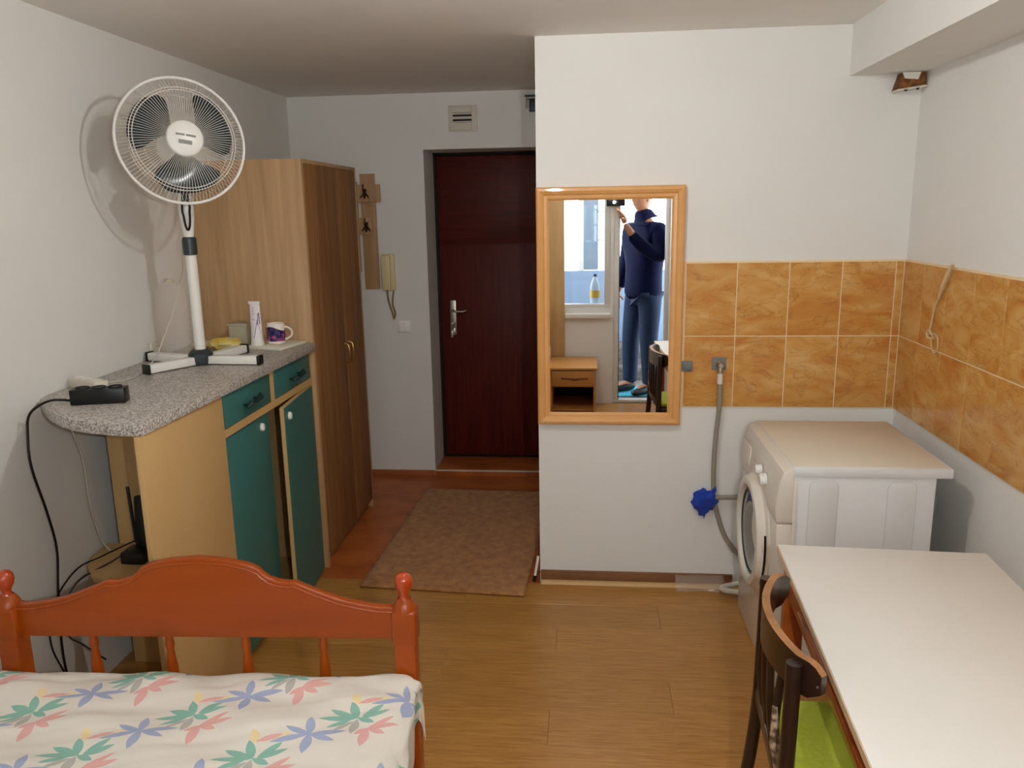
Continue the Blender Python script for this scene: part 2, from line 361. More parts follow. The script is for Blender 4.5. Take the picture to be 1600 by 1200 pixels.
d2 = struct('door_2', dfm, M['pvc'])
build('seal', MB().box(BX0+.045, BX0+.052, YB-.08, YB-.02, .03, BZ1-.04), M['black'], d2, world=False)
lf = MB()   # the door leaf, swung open into the room
LX = BX1+.005
for a, b, c, d in ((YB, YB+.42, .03, .12), (YB, YB+.42, 2.0, 2.08), (YB, YB+.07, .03, 2.08), (YB+.35, YB+.42, .03, 2.08)): ins = .0015 if d-c > .2 else 0; lf.box(LX+ins, LX+.05-ins, a+ins, b-ins, c+ins, d-ins, .004)
build('door_leaf', lf, M['pvc'], d2, world=False)
build('door_pane', MB().box(LX+.022, LX+.028, YB+.06, YB+.36, .11, 2.01), M['glass'], d2, world=False)
# balcony
bal = thing('balcony', 'narrow glazed balcony seen in the mirror behind the photographer', 'balcony', (0, -.35, 0))
build('balcony_floor', MB().box(-1.9, 1.4, -1.45, YB-.25, -.1, -.005), M['conc'], bal)
build('parapet', MB().box(-1.9, 1.4, -1.42, -1.30, -.005, .36, .004), M['conc'], bal)
build('balcony_kerb', MB().box(-1.9, 1.4, -1.30, -1.10, -.005, .13, .004), M['conc'], bal)
build('parapet_panel', MB().box(-1.9, 1.4, -1.40, -1.33, .36, 1.09, .004), M['paleblue'], bal)
for x0, x1 in ((-.104, -.053), (.155, .20), (-.62, -.57), (.70, .75), (1.3, 1.35)):
    build('glazing_post', MB().box(x0, x1, -1.39, -1.33, 1.09, 2.35, .004), M['pvc'], bal)
for z in (1.395, 1.68): build('glazing_bar', MB().box(-.053, .155, -1.375, -1.345, z-.012, z+.012, .003), M['pvc'], bal)
build('casement_panel', MB().box(-.053, .095, -1.345, -1.330, 1.10, 2.35, .003), M['leaf'], bal)
build('balcony_ceiling', MB().box(-1.9, 1.4, -1.6, YB-.25, 2.35, 2.5), M['plaster'], bal)
portal('window_daylight', ((WX0+WX1)/2, YB-.12, (WZ0+WZ1)/2), WX1-WX0, WZ1-WZ0)
portal('balcony_daylight', ((BX0+BX1)/2, YB-.12, BZ1/2), BX1-BX0, BZ1)
tag(build('floor_mat', MB().prism([(.05, -.75), (.95, -.80), (.98, -.38), (.02, -.36)], -.005, .006, 'z', .002), M['matblue'], loc=(.5, -.55, -.005)), 'turquoise mat on the balcony floor under the photographer, seen in the mirror', 'mat')

# tiles
TW, TH, Z1 = .2146, .3136, 1.483
g = .0022
tmesh = {}
def tile(parent, axis, u0, u1, z0, z1):
    w, h_ = round(u1-u0-2*g, 4), round(z1-z0-2*g, 4); k = (axis, w, h_)
    if k not in tmesh:
        mb = MB()
        if axis == 'y': mb.box(-w/2, w/2, -.008, 0, -h_/2, h_/2, .0012, 1)
        else: mb.box(-.008, 0, -w/2, w/2, -h_/2, h_/2, .0012, 1)
        o = build('tile', mb, M['tile'], parent, world=False, smooth=0); tmesh[k] = o.data
    else:
        o = bpy.data.objects.new('tile', tmesh[k]); COL.objects.link(o); o.parent = parent
    o.location = ((u0+u1)/2, D1-.001, (z0+z1)/2) if axis == 'y' else (XR-.001, (u0+u1)/2, (z0+z1)/2)
build('grout_bed', MB().box(.402, XR-.001, D1-.0065, D1+.002, Z1-2*TH-.001, Z1+.006), M['grout'], wp, world=False)
build('grout_bed', MB().box(XR-.0065, XR+.002, .70, D1, Z1-2*TH-.001, Z1+.006), M['grout'], wr, world=False)
for r in range(2):
    z1 = Z1-r*TH; z0 = z1-TH; x1 = XR-.009; x0 = XR-.041
    tile(wp, 'y', x0, x1, z0, z1)
    for k in range(4): tile(wp, 'y', x0-TW*(k+1), x0-TW*k, z0, z1)
    yy = D1-.009; tile(wr, 'x', 3.281, yy, z0, z1)
    for k in range(12): tile(wr, 'x', 3.281-TW*(k+1), 3.281-TW*k, z0, z1)

# ---------------------------------------------------------------- ceiling lamp (just above the frame)
t = thing('ceiling_lamp', 'bare round bulb in a small holder on the ceiling above the room', 'lamp', (LAMP.x, LAMP.y, H))
bulb = build('bulb', MB().lathe([(0, -.023), (.010, -.021), (.018, -.013), (.0225, 0), (.020, .012), (.013, .022), (.012, .034)], LAMP, 24), emit('lamp_glow', (1.0, .985, .965, 1), LAMP_STRENGTH), t)
build('socket', MB().lathe([(.015, .030), (.02, .034), (.024, .074-.03), (.045, .072), (.045, .074)], LAMP), M['white'], t)

# ---------------------------------------------------------------- entrance door
d1 = struct('door_1', MB().box(-.985, XP+.07, DY, DY+.04, .052, 2.06, .002), M['door'])
fr = MB().box(-1.005, -.985, DY-.01, DY+.05, .04, 2.08, .002).box(-1.005, XP+.09, DY-.01, DY+.05, 2.062, 2.081, .002)
build('door_frame', fr, M['dark'], d1, world=False)
build('light_blocker', MB().box(-1.02, XP+.05, DY+.045, DY+.06, -.02, 2.12), M['dark'], d1, world=False)  # unseen dark sheet added behind the door to block outside light leaking in
build('upper_panel', MB().box(-.965, XP+.05, DY-.006, DY, 1.50, 2.04, .003), M['doorh'], d1, world=False)
build('lower_panel', MB().box(-.965, XP+.05, DY-.006, DY, .075, 1.493, .003), M['door'], d1, world=False)
# lock plate and lever
PX0 = -.925
hp = build('handle_plate', MB().box(PX0, PX0+.040, DY-.012, DY-.006, .90, 1.13, .002), M['steel'], d1, world=False)
def w_part(*a, **k): return build(*a, world=False, **k)
w_part('door_handle', MB().tube([(PX0+.02, DY-.012, 1.065), (PX0+.02, DY-.05, 1.065), (PX0+.05, DY-.055, 1.060), (PX0+.09, DY-.05, 1.058), (PX0+.115, DY-.05, 1.066)], [.008, .008, .008, .007, .006], 8), M['steel'], hp)
w_part('lock_cylinder', MB().lathe([(0, -.012), (.013, -.012), (.015, 0)], (PX0+.015, DY-.013, .975), 12, Matrix.Rotation(PI/2, 4, 'X') @ Matrix.Scale(-1, 4, (0, 0, 1))), M['steel'], hp)
tag(build('door_keys', MB().tube([(PX0+.015, DY-.035, .975), (PX0+.022, DY-.04, .955), (PX0+.015, DY-.035, .93)], .004, 6).box(PX0+.004, PX0+.020, DY-.04, DY-.036, .885, .93, .001).box(PX0+.014, PX0+.034, DY-.034, DY-.030, .90, .945, .001)
    .box(PX0+.01, PX0+.022, DY-.036, DY-.012, .968, .982, .001), M['steel'], loc=(PX0+.015, DY-.03, .94)), 'small bunch of keys hanging from the lock of the dark red door', 'keys')
# ---------------------------------------------------------------- wardrobe
WY0, WY1, WZ, WX = 3.572, 4.42, 1.955, -1.27
t = thing('wardrobe', 'tall light oak veneer wardrobe against the left wall before the door', 'wardrobe', (-1.55, 4.0, 0))
build('side_panel', MB().box(XL+.002, WX-.002, WY0, WY0+.018, .0, WZ, .001), M['oak'], t)
build('side_panel', MB().box(XL+.002, WX-.002, WY1-.018, WY1, .0, WZ, .001), M['oak'], t)
build('top_panel', MB().box(XL+.002, WX-.002, WY0+.018, WY1-.018, WZ-.018, WZ, .001), M['oak'], t)
build('edge_band', MB().box(WX-.004, WX-.001, WY0, WY0+.018, .0, WZ), M['oake'], t)
build('back_panel', MB().box(XL+.002, XL+.012, WY0+.018, WY1-.018, .0, WZ-.018), M['dark'], t)
build('plinth', MB().box(WX-.05, WX-.030, WY0+.018, WY1-.018, .003, .06), M['oakd'], t)
split = 4.075
da = build('door', MB().box(WX-.024, WX-.004, WY0+.022, split-.0015, .055, WZ-.004, .001), M['oakd'], t)
db = build('door', MB().box(WX-.024, WX-.004, split+.0015, WY1-.002, .055, WZ-.004, .001), M['oakd'], t)
for d, yy in ((da, split-.035), (db, split+.035)):
    pts = [(WX-.004+.003*0, yy, .94), (WX+.018, yy, .95), (WX+.024, yy, .985), (WX+.024, yy, 1.005), (WX+.018, yy, 1.04), (WX-.004, yy, 1.05)]
    build('handle', MB().tube(pts, .0045, 8), M['brass'], d)
# ---------------------------------------------------------------- base cabinet with open end
CZ = 1.13; CX = -1.29
t = thing('cabinet', 'beige cabinet with teal doors and drawers under the speckled counter', 'cabinet', (-1.55, 2.9, 0))
build('front_panel', MB().box(CX-.018, CX, 2.112, 2.645, .0, CZ-.036, .0015), M['beige'], t)
build('divider_panel', MB().box(-1.778, CX-.018, 2.70, 2.718, .0, CZ-.036, .001), M['beige'], t)
build('inner_shelf', MB().prism([(-1.825, 2.70), (-1.815, 2.58), (-1.78, 2.50), (-1.71, 2.42), (-1.60, 2.365), (-1.45, 2.335), (-1.309, 2.325), (-1.309, 2.70)], .482, .50, 'z'), M['beige'], t)
build('frame', MB().box(CX-.016, CX-.001, 3.075, 3.117, .966, CZ-.036).box(CX-.016, CX-.001, 2.645, 3.552, .936, .966).box(CX-.016, CX-.001, 3.552, 3.570, .0, CZ-.036).box(XL+.05, CX-.02, 3.552, 3.570, .0, CZ-.036).box(XL+.05, CX-.03, 2.72, 3.55, .05, .066), M['beige'], t)
build('back_panel', MB().box(XL+.045, XL+.05, 2.72, 3.55, .0, CZ-.036), M['dark'], t)
for a, b in ((2.652, 3.071), (3.121, 3.548)):
    d = build('drawer', MB().box(CX-.018, CX+.001, a, b, .970, 1.091, .001), M['teal'], t)
    yc = (a+b)/2; hb = MB()
    hb.tube([(CX+.001, yc-.045, 1.018), (CX+.022, yc-.045, 1.018)], .005, 8).tube([(CX+.001, yc+.045, 1.024), (CX+.022, yc+.045, 1.024)], .005, 8)
    hb.tube([(CX+.020, yc-.062, 1.012), (CX+.030, yc-.045, 1.022), (CX+.022, yc-.015, 1.020), (CX+.024, yc+.015, 1.018), (CX+.030, yc+.045, 1.030), (CX+.022, yc+.062, 1.038)], [.006, .011, .007, .008, .012, .005], 8)
    build('handle', hb, mat('dark_green_metal', '0f2a28', .35) if 'hm' not in M else M['hm'], d)
knob = lambda yy, zz, xx: MB().lathe([(0, .012), (.010, .012), (.014, .008), (.015, .0)], (xx, yy, zz), 16, Matrix.Rotation(PI/2, 4, 'Y') @ Matrix.Diagonal((1.15, .85, 1, 1)))
d = build('door', MB().box(CX-.030, CX-.012, 2.649, 3.058, .050, .928, .001), M['teal'], t); build('knob', knob(2.985, .885, CX-.012), M['white'], d)
build('gap_shade_strip', MB().box(CX-.30, CX-.035, 3.062, 3.080, .05, .93), M['dark'], t)  # cabinet edge coloured dark to stand for the shade inside the door gap
th = math.radians(4.5); hinge = Vector((CX, 3.552, 0)); RM = Matrix.Translation(hinge) @ Matrix.Rotation(-th, 4, 'Z') @ Matrix.Translation(-hinge)
RM = Matrix.Translation(hinge) @ Matrix.Rotation(th, 4, 'Z') @ Matrix.Translation(-hinge)
d = build('door', MB().box(CX-.001, CX+.003, 3.110, 3.549, .012, .930, .0008, 1, RM), M['teal'], t)
build('door_core', MB().box(CX-.018, CX-.001, 3.108, 3.549, .012, .932, .0008, 1, RM), M['beige'], d)
k_ = knob(3.165, .885, CX+.003); k_.bm.transform(RM); build('knob', k_, M['white'], d)
# counter top
out = [(-1.262, 3.570), (XL+.001, 3.570), (XL+.001, 2.50), (-1.815, 2.43), (-1.748, 2.352), (-1.677, 2.277), (-1.60, 2.215), (-1.53, 2.172), (-1.46, 2.145), (-1.39, 2.128), (-1.33, 2.118), (-1.296, 2.118), (-1.284, 2.135)]
tag(build('countertop', MB().prism(out, CZ-.036, CZ, 'z', .004), M['granite'], loc=(-1.55, 2.9, CZ-.036)), 'grey speckled counter slab with a rounded near end on the teal cabinet', 'countertop')
# ---------------------------------------------------------------- stand fan
FB = Vector((-1.555, 3.045, CZ))
t = thing('stand_fan', 'white pedestal fan with dark blades standing on the speckled counter', 'fan', FB)
armw, armh, armL = .040, .032, .235
for an, ln, zo in ((-118, .235, 0), (-3, .245, 0), (75, .26, .0), (165, .26, .0)):
    Mx = Matrix.Translation(FB) @ Matrix.Rotation(math.radians(an), 4, 'Z')
    leg = build('leg', MB().box(.02, ln, -armw/2, armw/2, .004, .004+armh, .004, 2, Mx), M['white'], t)
    build('end_cap', MB().box(ln, ln+.012, -armw/2-.002, armw/2+.002, .0, .008+armh, .005, 2, Mx), M['black'], leg)
build('hub', MB().lathe([(0, .004), (.046, .004), (.050, .02), (.050, .045), (.040, .056), (.030, .062), (.0, .062)], FB, 8), M['dgrey'], t)
build('pole', MB().lathe([(.021, .06), (.021, .44), (.0, .44)], FB, 20), M['white'], t)
build('collar', MB().lathe([(.020, .435), (.027, .437), (.027, .50), (.022, .505)], FB, 20), M['dgrey'], t)
body = build('control_box', MB().lathe([(.018, .50), (.022, .53), (.028, .58), (.030, .64), (.027, .70), (.020, .745), (.0, .75)], FB, 20, Matrix.Diagonal((1, .85, 1, 1))), M['white'], t)
vd = Vector((0, 0, 1.72))-FB; vd.z = 0; vd.normalize(); vs = Vector((-vd.y, vd.x, 0))
Mp = Matrix((vs, vd, Vector((0, 0, 1)))).transposed().to_4x4(); Mp.translation = FB
ov = [(.013*math.cos(a)*(1 if math.sin(a) > 0 else .8), .60+.068*math.sin(a)) for a in [2*PI*k/24 for k in range(24)]]
pn = MB(); q = [(x_*1.1, .0285, z_) for x_, z_ in ov]; pn.tube(q, .0048, 6, closed=True); pn.box(-.013, .013, .022, .0305, .64, .685, .002); pn.bm.transform(Mp)
build('control_bezel', pn, M['black'], body)
pn = MB().box(-.010, .010, .020, .032, .680, .712, .003); pn.bm.transform(Mp); build('button', pn, M['red'], body)
FC = Vector((-1.477, 2.911, 1.982)); az, el, FR = math.radians(-50.42), math.radians(5.9), .223
n_ = Vector((math.cos(el)*math.cos(az), math.cos(el)*math.sin(az), math.sin(el))); u_ = Vector((0, 0, 1)).cross(n_).normalized(); v_ = n_.cross(u_)
MF = Matrix((u_, v_, n_)).transposed().to_4x4(); MF.translation = FC
def FT(mb): mb.bm.transform(MF); return mb
build('motor_housing', FT(MB().lathe([(0, -.20), (.03, -.198), (.052, -.18), (.060, -.14), (.062, -.09), (.055, -.06), (0, -.06)], (0, 0, 0), 24)), M['white'], t)
build('neck', MB().tube([FB+Vector((0, 0, .73)), FB+Vector((0, 0, .80)), FC-n_*.14], [.018, .022, .026], 12), M['white'], t)
circ = lambda r, z, n=72: [(r*math.cos(2*PI*k/n), r*math.sin(2*PI*k/n), z) for k in range(n)]
build('grille_rim', FT(MB().tube(circ(FR, 0), .0052, 8, closed=True)), M['white'], t)
def wires(sgn, nw, depth):
    mb = MB()
    for k in range(nw):
        a = 2*PI*k/nw; pr = [(.055, depth), (.10, depth*.97), (.15, depth*.86), (.19, depth*.62), (FR-.004, 0)]
        mb.tube([(r*math.cos(a), r*math.sin(a), z*sgn) for r, z in pr], .00095, 3, cap=False)
    mb.tube(circ(.172, depth*.74*sgn), .0016, 5, closed=True); mb.tube(circ(.182, depth*.68*sgn), .0016, 5, closed=True) if sgn > 0 else mb.tube(circ(.12, depth*.93*sgn), .0012, 4, closed=True)
    return FT(mb)
gw = mat('grille_wire', 'd8d2c6', .4)
build('front_grille', wires(1, 104, .052), gw, t); build('rear_grille', wires(-1, 84, .065), gw, t)
hc = build('hub_cap', FT(MB().lathe([(.062, .050), (.064, .054), (.060, .060), (.045, .065), (.02, .068), (0, .0685)], (0, 0, 0), 36)), M['white'], t)
# two grey bars of worn print on the cap
tl = math.radians(-8)
Mt = Matrix.Rotation(tl, 4, 'Z')
lb = MB().box(-.034, -.004, .006, .013, .0655, .0688, 0, 1, Mt).box(.000, .034, .006, .013, .0655, .0688, 0, 1, Mt).box(-.024, .022, -.022, -.008, .0655, .0688, 0, 1, Mt); build('printed_mark', FT(lb), M['greyp'], hc)
def blade():
    def f(a, b):   # a around, b radial
        r = .028+b*.158; w = math.radians(14+30*math.sin(min(1, b*1.25)*PI/2)); 
        if b > .8: w *= math.sqrt(max(0.0, 1-((b-.8)/.2)**2))*.45+.55
        an_ = (a-.5)*2*w+math.radians(12)*b
        return (r*math.cos(an_), r*math.sin(an_), (a-.5)*.050*(1-.3*b)+.012*math.sin(b*PI))
    return MB().grid(f, 15, 13)
for adeg in (140, 18, 262):
    b_ = blade(); b_.bm.transform(Matrix.Rotation(math.radians(adeg), 4, 'Z')); o = build('blade', FT(b_), M['blade'], t, smooth=1.2)
    sm = o.modifiers.new('thickness', 'SOLIDIFY'); sm.thickness = .002
build('rotor', FT(MB().lathe([(0, -.04), (.034, -.04), (.036, .0), (.030, .03), (0, .034)], (0, 0, 0), 20)), M['blade'], t)
# fan cord
tag(build('fan_cord', MB().tube([(-1.60, 3.075, 1.62), (-1.615, 3.08, 1.50), (-1.66, 3.05, 1.33), (-1.70, 2.99, 1.19), (-1.715, 2.93, 1.137), (-1.70, 2.85, 1.134), (-1.675, 2.76, 1.134), (-1.69, 2.70, 1.134), (-1.73, 2.68, 1.134), (-1.76, 2.69, 1.136)], .0028, 6), M['cordw'], loc=(-1.7, 2.85, 1.134)), 'thin whitish fan cord lying in a curve across the speckled counter', 'cord')
# white and black power strips
Mw = Matrix.Translation((-1.742, 2.585, CZ)) @ Matrix.Rotation(math.radians(-28), 4, 'Z')
t = thing('power_strip', 'white power strip behind the black one on the counter', 'power strip', (-1.742, 2.585, CZ))
w_ = MB().box(-.085, .085, -.026, .026, 0, .036, .006); w_.bm.transform(Mw); bd = build('casing', w_, M['offw'], t)
for k in (-.048, 0, .048):
    w_ = MB().lathe([(0, .0365), (.019, .0365), (.019, .038), (.0175, .038), (.0165, .0368)], (k, 0, 0), 20); w_.bm.transform(Mw); build('socket', w_, M['white'], bd)
Mb = Matrix.Translation((-1.573, 2.385, CZ)) @ Matrix.Rotation(math.radians(14), 4, 'Z')
t = thing('power_strip', 'black three-socket power strip lying on the counter corner', 'power strip', (-1.573, 2.385, CZ))
w_ = MB().box(-.083, .083, -.027, .027, 0, .050, .003); w_.bm.transform(Mb); bd = build('casing', w_, M['black'], t)
for k in (-.050, 0, .050):
    w_ = MB().lathe([(0, .0505), (.018, .0505), (.021, .054), (.0225, .054), (.0225, .050)], (k, 0, 0), 20); w_.bm.transform(Mb); build('socket', w_, M['black'], bd)
def smoothpts(P, n=8):
    P = [Vector(p) for p in P]; o = []
    for i in range(len(P)-1):
        a, b, c, d = P[max(i-1, 0)], P[i], P[i+1], P[min(i+2, len(P)-1)]
        for k in range(n):
            s = k/n; o.append(.5*((2*b)+(c-a)*s+(2*a-5*b+4*c-d)*s*s+(3*b-a-3*c+d)*s**3))
    o.append(P[-1]); return o
tag(build('black_cord', MB().tube(smoothpts([(-1.655, 2.362, 1.142), (-1.72, 2.345, 1.145), (-1.785, 2.335, 1.105), (-1.80, 2.33, 1.033), (-1.80, 2.325, .927), (-1.80, 2.365, .756), (-1.80, 2.385, .613), (-1.80, 2.36, .46), (-1.80, 2.34, .25), (-1.80, 2.36, .012)]), .0042, 8), M['black'], loc=(-1.80, 2.36, 0)), 'thick black cord running from the black power strip down the left wall', 'cord')
tag(build('white_cord', MB().tube(smoothpts([(-1.81, 2.55, 1.09), (-1.80, 2.547, .995), (-1.80, 2.585, .866), (-1.80, 2.59, .696), (-1.79, 2.61, .56), (-1.775, 2.63, .503)]), .0040, 6), M['cordw'], loc=(-1.8, 2.6, .5)), 'thin white cord dropping from the counter to the low round shelf', 'cord')
tag(build('thin_black_cord', MB().tube(smoothpts([(-1.34, 2.62, .66), (-1.45, 2.64, .665), (-1.56, 2.66, .60), (-1.66, 2.66, .545), (-1.76, 2.56, .512), (-1.80, 2.46, .50), (-1.815, 2.34, .42), (-1.815, 2.31, .30), (-1.80, 2.34, .16), (-1.79, 2.36, .02)]), .003, 6), M['black'], loc=(-1.8, 2.4, .02)), 'thin black cord looping wide from the low shelf against the wall', 'cord')
tag(build('thin_black_cord', MB().tube(smoothpts([(-1.35, 2.60, .56), (-1.48, 2.62, .575), (-1.60, 2.60, .56), (-1.70, 2.52, .51), (-1.765, 2.42, .48), (-1.79, 2.36, .40), (-1.77, 2.34, .32), (-1.72, 2.345, .28), (-1.66, 2.36, .22)]), .003, 6), M['black'], loc=(-1.7, 2.5, .22)), 'thin black cord looping tightly over the edge of the low shelf', 'cord')
t = thing('phone_charger', 'black desk charger stand with an upright slab on the low round shelf', 'charger', (-1.61, 2.56, .50))
build('base', MB().box(-1.665, -1.575, 2.515, 2.600, .50, .545, .008), M['black'], t)
build('handset', MB().box(-.026, .026, -.014, .014, .0, .20, .008, 2, Matrix.Translation((-1.605, 2.575, .535)) @ Matrix.Rotation(math.radians(-7), 4, 'X')), M['black'], t)
build('antenna', MB().tube([(-1.638, 2.585, .56), (-1.655, 2.60, .765)], .006, 8), M['black'], t)
# wall outlet by the fan foot
t = thing('wall_outlet', 'small grey wall outlet just above the counter left of the fan foot', 'outlet', (XL, 3.19, 1.155))
build('plate', MB().box(XL+.001, XL+.012, 3.155, 3.215, 1.136, 1.196, .004), M['offw'], t)
build('plug', MB().box(XL+.012, XL+.035, 3.172, 3.198, 1.15, 1.175, .005), M['cordw'], t)
# clear water jug behind the fan
t = thing('water_jug', 'large clear empty plastic jug behind the fan pole against the wall', 'jug', (-1.765, 3.245, CZ))
jx, jy = -1.765, 3.245
jb = MB(); 
def jugf(a, b):
    zz = [0, .004, .02, .07, .075, .08, .15, .155, .16, .235, .262, .285, .305, .318][int(round(b*13))]; k = [.8, .93, 1, 1, .975, 1, 1, .975, 1, 1, .93, .72, .42, .34][int(round(b*13))]
    an = 2*PI*a; c_, s_ = math.cos(an), math.sin(an); e_ = .35
    return (jx+.052*k*math.copysign(abs(c_)**e_, c_), jy+.066*k*math.copysign(abs(s_)**e_, s_), CZ+.001+zz)
jb.grid(jugf, 40, 14, True)
build('body', jb, M['clearp'], t, smooth=.9)
build('cap', MB().lathe([(.020, .312), (.021, .326), (0, .328)], (jx, jy, CZ), 20), M['clearp2'], t)
# tray, boxes, mug, tube
t_l, t_r = -1.52, -1.325
tag(build('cutting_board', MB().prism([(-1.525, 3.395), (-1.342, 3.345), (-1.300, 3.555), (-1.49, 3.565)], CZ, CZ+.014, 'z', .003), M['paperw'], loc=(-1.42, 3.46, CZ)), 'white cutting board under the mug at the wardrobe end of the counter', 'cutting board')
bz = CZ+.014
t = thing('lotion_tube', 'tall white squeeze tube with a purple floral print standing on its cap', 'bottle', (-1.478, 3.425, bz))
tb = MB()
def tubef(a, b):
    z = b; r = .026-.004*z; an = 2*PI*a; flat = max(.25, 1-.0*z)
    return (-1.478+r*1.0*math.cos(an)*(1+.06*z), 3.425+r*math.sin(an)*(1-.72*z), bz+.030+.155*z)
tb.grid(tubef, 28, 10, True); tb.box(-1.503, -1.453, 3.418, 3.432, bz+.183, bz+.196, .001)
body = build('body', tb, mat('white_tube', 'e6dfe2', .4), t)
build('cap', MB().lathe([(0, 0), (.030, 0), (.031, .004), (.026, .030), (0, .031)], (-1.478, 3.425, bz), 24), M['white'], t)
pr = MB()
def onT(da, z):   # point on tube front facing the camera
    an = math.atan2(-3.4, 1.478)+da; zz = (z-.03)/.155; r = .0268-.004*zz
    return (-1.478+r*math.cos(an)*(1+.06*zz), 3.425+r*math.sin(an)*(1-.72*zz), bz+z)
pr.tube([onT(-.5, .035), onT(-.2, .075), onT(.1, .115)], .0013, 4); pr.tube([onT(.75, .05), onT(.4, .08), onT(.1, .10)], .0008, 4)
for k in range(16):
    z = .095+k*.0032; s = (1 if k % 2 else -1)*(.22-.009*k); p = onT(.35+s, z); pr.lathe([(0, -.003), (.0035, 0), (0, .003)], p, 6)
for k in range(4): pr.tube([onT(-.9, .168-k*.009), onT(-.45+.1*(k % 2), .168-k*.009)], .0009, 4)
pr.tube([onT(-.9, .118), onT(-.3, .112)], .0012, 4)
build('floral_print', pr, M['purple'], body)
t = thing('mug', 'white mug with a dark blue and purple pattern on the cutting board', 'mug', (-1.40, 3.455, bz))
mg = MB().lathe([(0, .004), (.034, .002), (.038, .006), (.0395, .092), (.0385, .094), (.0365, .092), (.035, .012), (0, .010)], (-1.40, 3.455, bz), 32)
cupm = build('cup', mg, mat('white_glaze', 'e6ddd0', .2, coat=.3), t)
build('print_band', MB().grid(lambda a, b: (-1.40+.0402*math.cos(PI*1.5*a-2.7), 3.455+.0402*math.sin(PI*1.5*a-2.7), bz+.016+b*(.056+.010*math.sin(a*9))), 28, 6), M['mugp'], cupm)
hx = [(-1.40+.036+.034*math.sin(s), 3.455+(.010*math.sin(s)), bz+.050+.028*math.cos(s)) for s in [PI*k/10 for k in range(11)]]
build('handle', MB().tube(hx, .005, 8), mat('white_glaze_handle', 'e6ddd0', .2), t)
tag(build('food_container', MB().box(-1.635, -1.545, 3.475, 3.555, CZ, CZ+.098, .010).box(-1.638, -1.542, 3.472, 3.558, CZ+.092, CZ+.102, .004), M['clearp2'], loc=(-1.59, 3.51, CZ)), 'frosted square plastic container behind the squeeze tube', 'container')
# crumpled yellow pack
yb = MB()
def yf(a, b):
    p = Vector((math.cos(2*PI*a)*math.sin(PI*b), math.sin(2*PI*a)*math.sin(PI*b), math.cos(PI*b)))
    d = 1+.25*noise.noise(p*3.1); return (-1.60+p.x*.075*d, 3.36+p.y*.045*d, CZ+.030+p.z*.028*d)
yb.grid(yf, 26, 14, True)
tag(build('snack_bag', yb, M['yellow'], loc=(-1.60, 3.36, CZ)), 'crumpled clear and yellow plastic bag behind the fan foot', 'bag')
ys = MB()
ys.grid(lambda a, b: (-1.735+.050*math.cos(2*PI*a)*math.sin(PI*b)*(1+.2*math.sin(7*a+b*5)), 3.40+.045*math.sin(2*PI*a)*math.sin(PI*b), CZ+.022+.020*math.cos(PI*b)), 22, 10, True)
tag(build('cellophane_wrapper', ys, M['filmy'], loc=(-1.735, 3.40, CZ)), 'clear crumpled wrapper on the counter between water jug and wardrobe', 'wrapper')

# ---------------------------------------------------------------- hall wall fittings
yw = D2
t = thing('coat_rack', 'light oak wall coat rack of staggered boards beside the wardrobe', 'coat rack', (-1.36, yw, 1.6))
build('back_board', MB().box(-1.405, -1.313, yw-.016, yw-.001, 1.24, 1.946, .001), M['oak'], t)
build('back_board', MB().box(-1.56, -1.425, yw-.016, yw-.001, 1.35, 1.90, .001), M['oak'], t)
c1 = build('cross_board', MB().box(-1.58, -1.278, yw-.034, yw-.016, 1.778, 1.882, .001), M['oak'], t)
c2 = build('cross_board', MB().box(-1.58, -1.340, yw-.034, yw-.016, 1.581, 1.684, .001), M['oak'], t)
for c, zc in ((c1, 1.835), (c2, 1.635)):
    hk = MB().box(-1.376, -1.360, yw-.038, yw-.034, zc-.022, zc+.022, .003).tube([(-1.368, yw-.036, zc+.005), (-1.368, yw-.065, zc-.005), (-1.368, yw-.085, zc+.02), (-1.368, yw-.080, zc+.045)], .005, 8)
    hk.tube([(-1.368, yw-.036, zc-.01), (-1.368, yw-.060, zc-.035), (-1.368, yw-.070, zc-.02)], .005, 8).tube([(-1.368, yw-.050, zc), (-1.395, yw-.060, zc-.032)], .0045, 8).tube([(-1.368, yw-.050, zc), (-1.342, yw-.060, zc-.032)], .0045, 8)
    build('hook', hk, mat('dark_brass', '4a3824', .35, metal=.8), c)
t = thing('intercom_handset', 'cream intercom handset on the wall between coat rack and door', 'intercom', (-1.245, yw, 1.35))
build('base', MB().box(-1.292, -1.212, yw-.025, yw-.001, 1.232, 1.458, .006), M['cream'], t)
build('handset', MB().box(-1.288, -1.232, yw-.062, yw-.038, 1.236, 1.452, .008).box(-1.284, -1.236, yw-.045, yw-.02, 1.405, 1.448, .006).box(-1.284, -1.236, yw-.045, yw-.02, 1.24, 1.275, .006), M['cream'], t)
build('cord', MB().tube(smoothpts([(-1.262, yw-.03, 1.235), (-1.258, yw-.03, 1.17), (-1.235, yw-.03, 1.09), (-1.228, yw-.03, 1.055), (-1.218, yw-.03, 1.09), (-1.232, yw-.03, 1.15), (-1.222, yw-.03, 1.235)]), .0055, 6), mat('tan_cord', '8f7a50', .6), t)
t = thing('light_switch', 'white double rocker light switch on the wall below the intercom', 'light switch', (-1.17, yw, 1.0))
bw_ = mat('bright_white_plastic', 'f4f3f0', .3)
build('plate', MB().box(-1.208, -1.128, yw-.020, yw-.001, .965, 1.040, .004), bw_, t)
for a in (-1.200, -1.167): build('rocker', MB().box(a, a+.030, yw-.027, yw-.019, .974, 1.030, .003), bw_, t)
t = thing('wall_vent', 'square white vent cover with two dark slots above the dark red door', 'vent', (-.75, yw, 2.25))
build('plate', MB().box(-.842, -.667, yw-.012, yw-.001, 2.180, 2.330, .003), M['offw'], t)
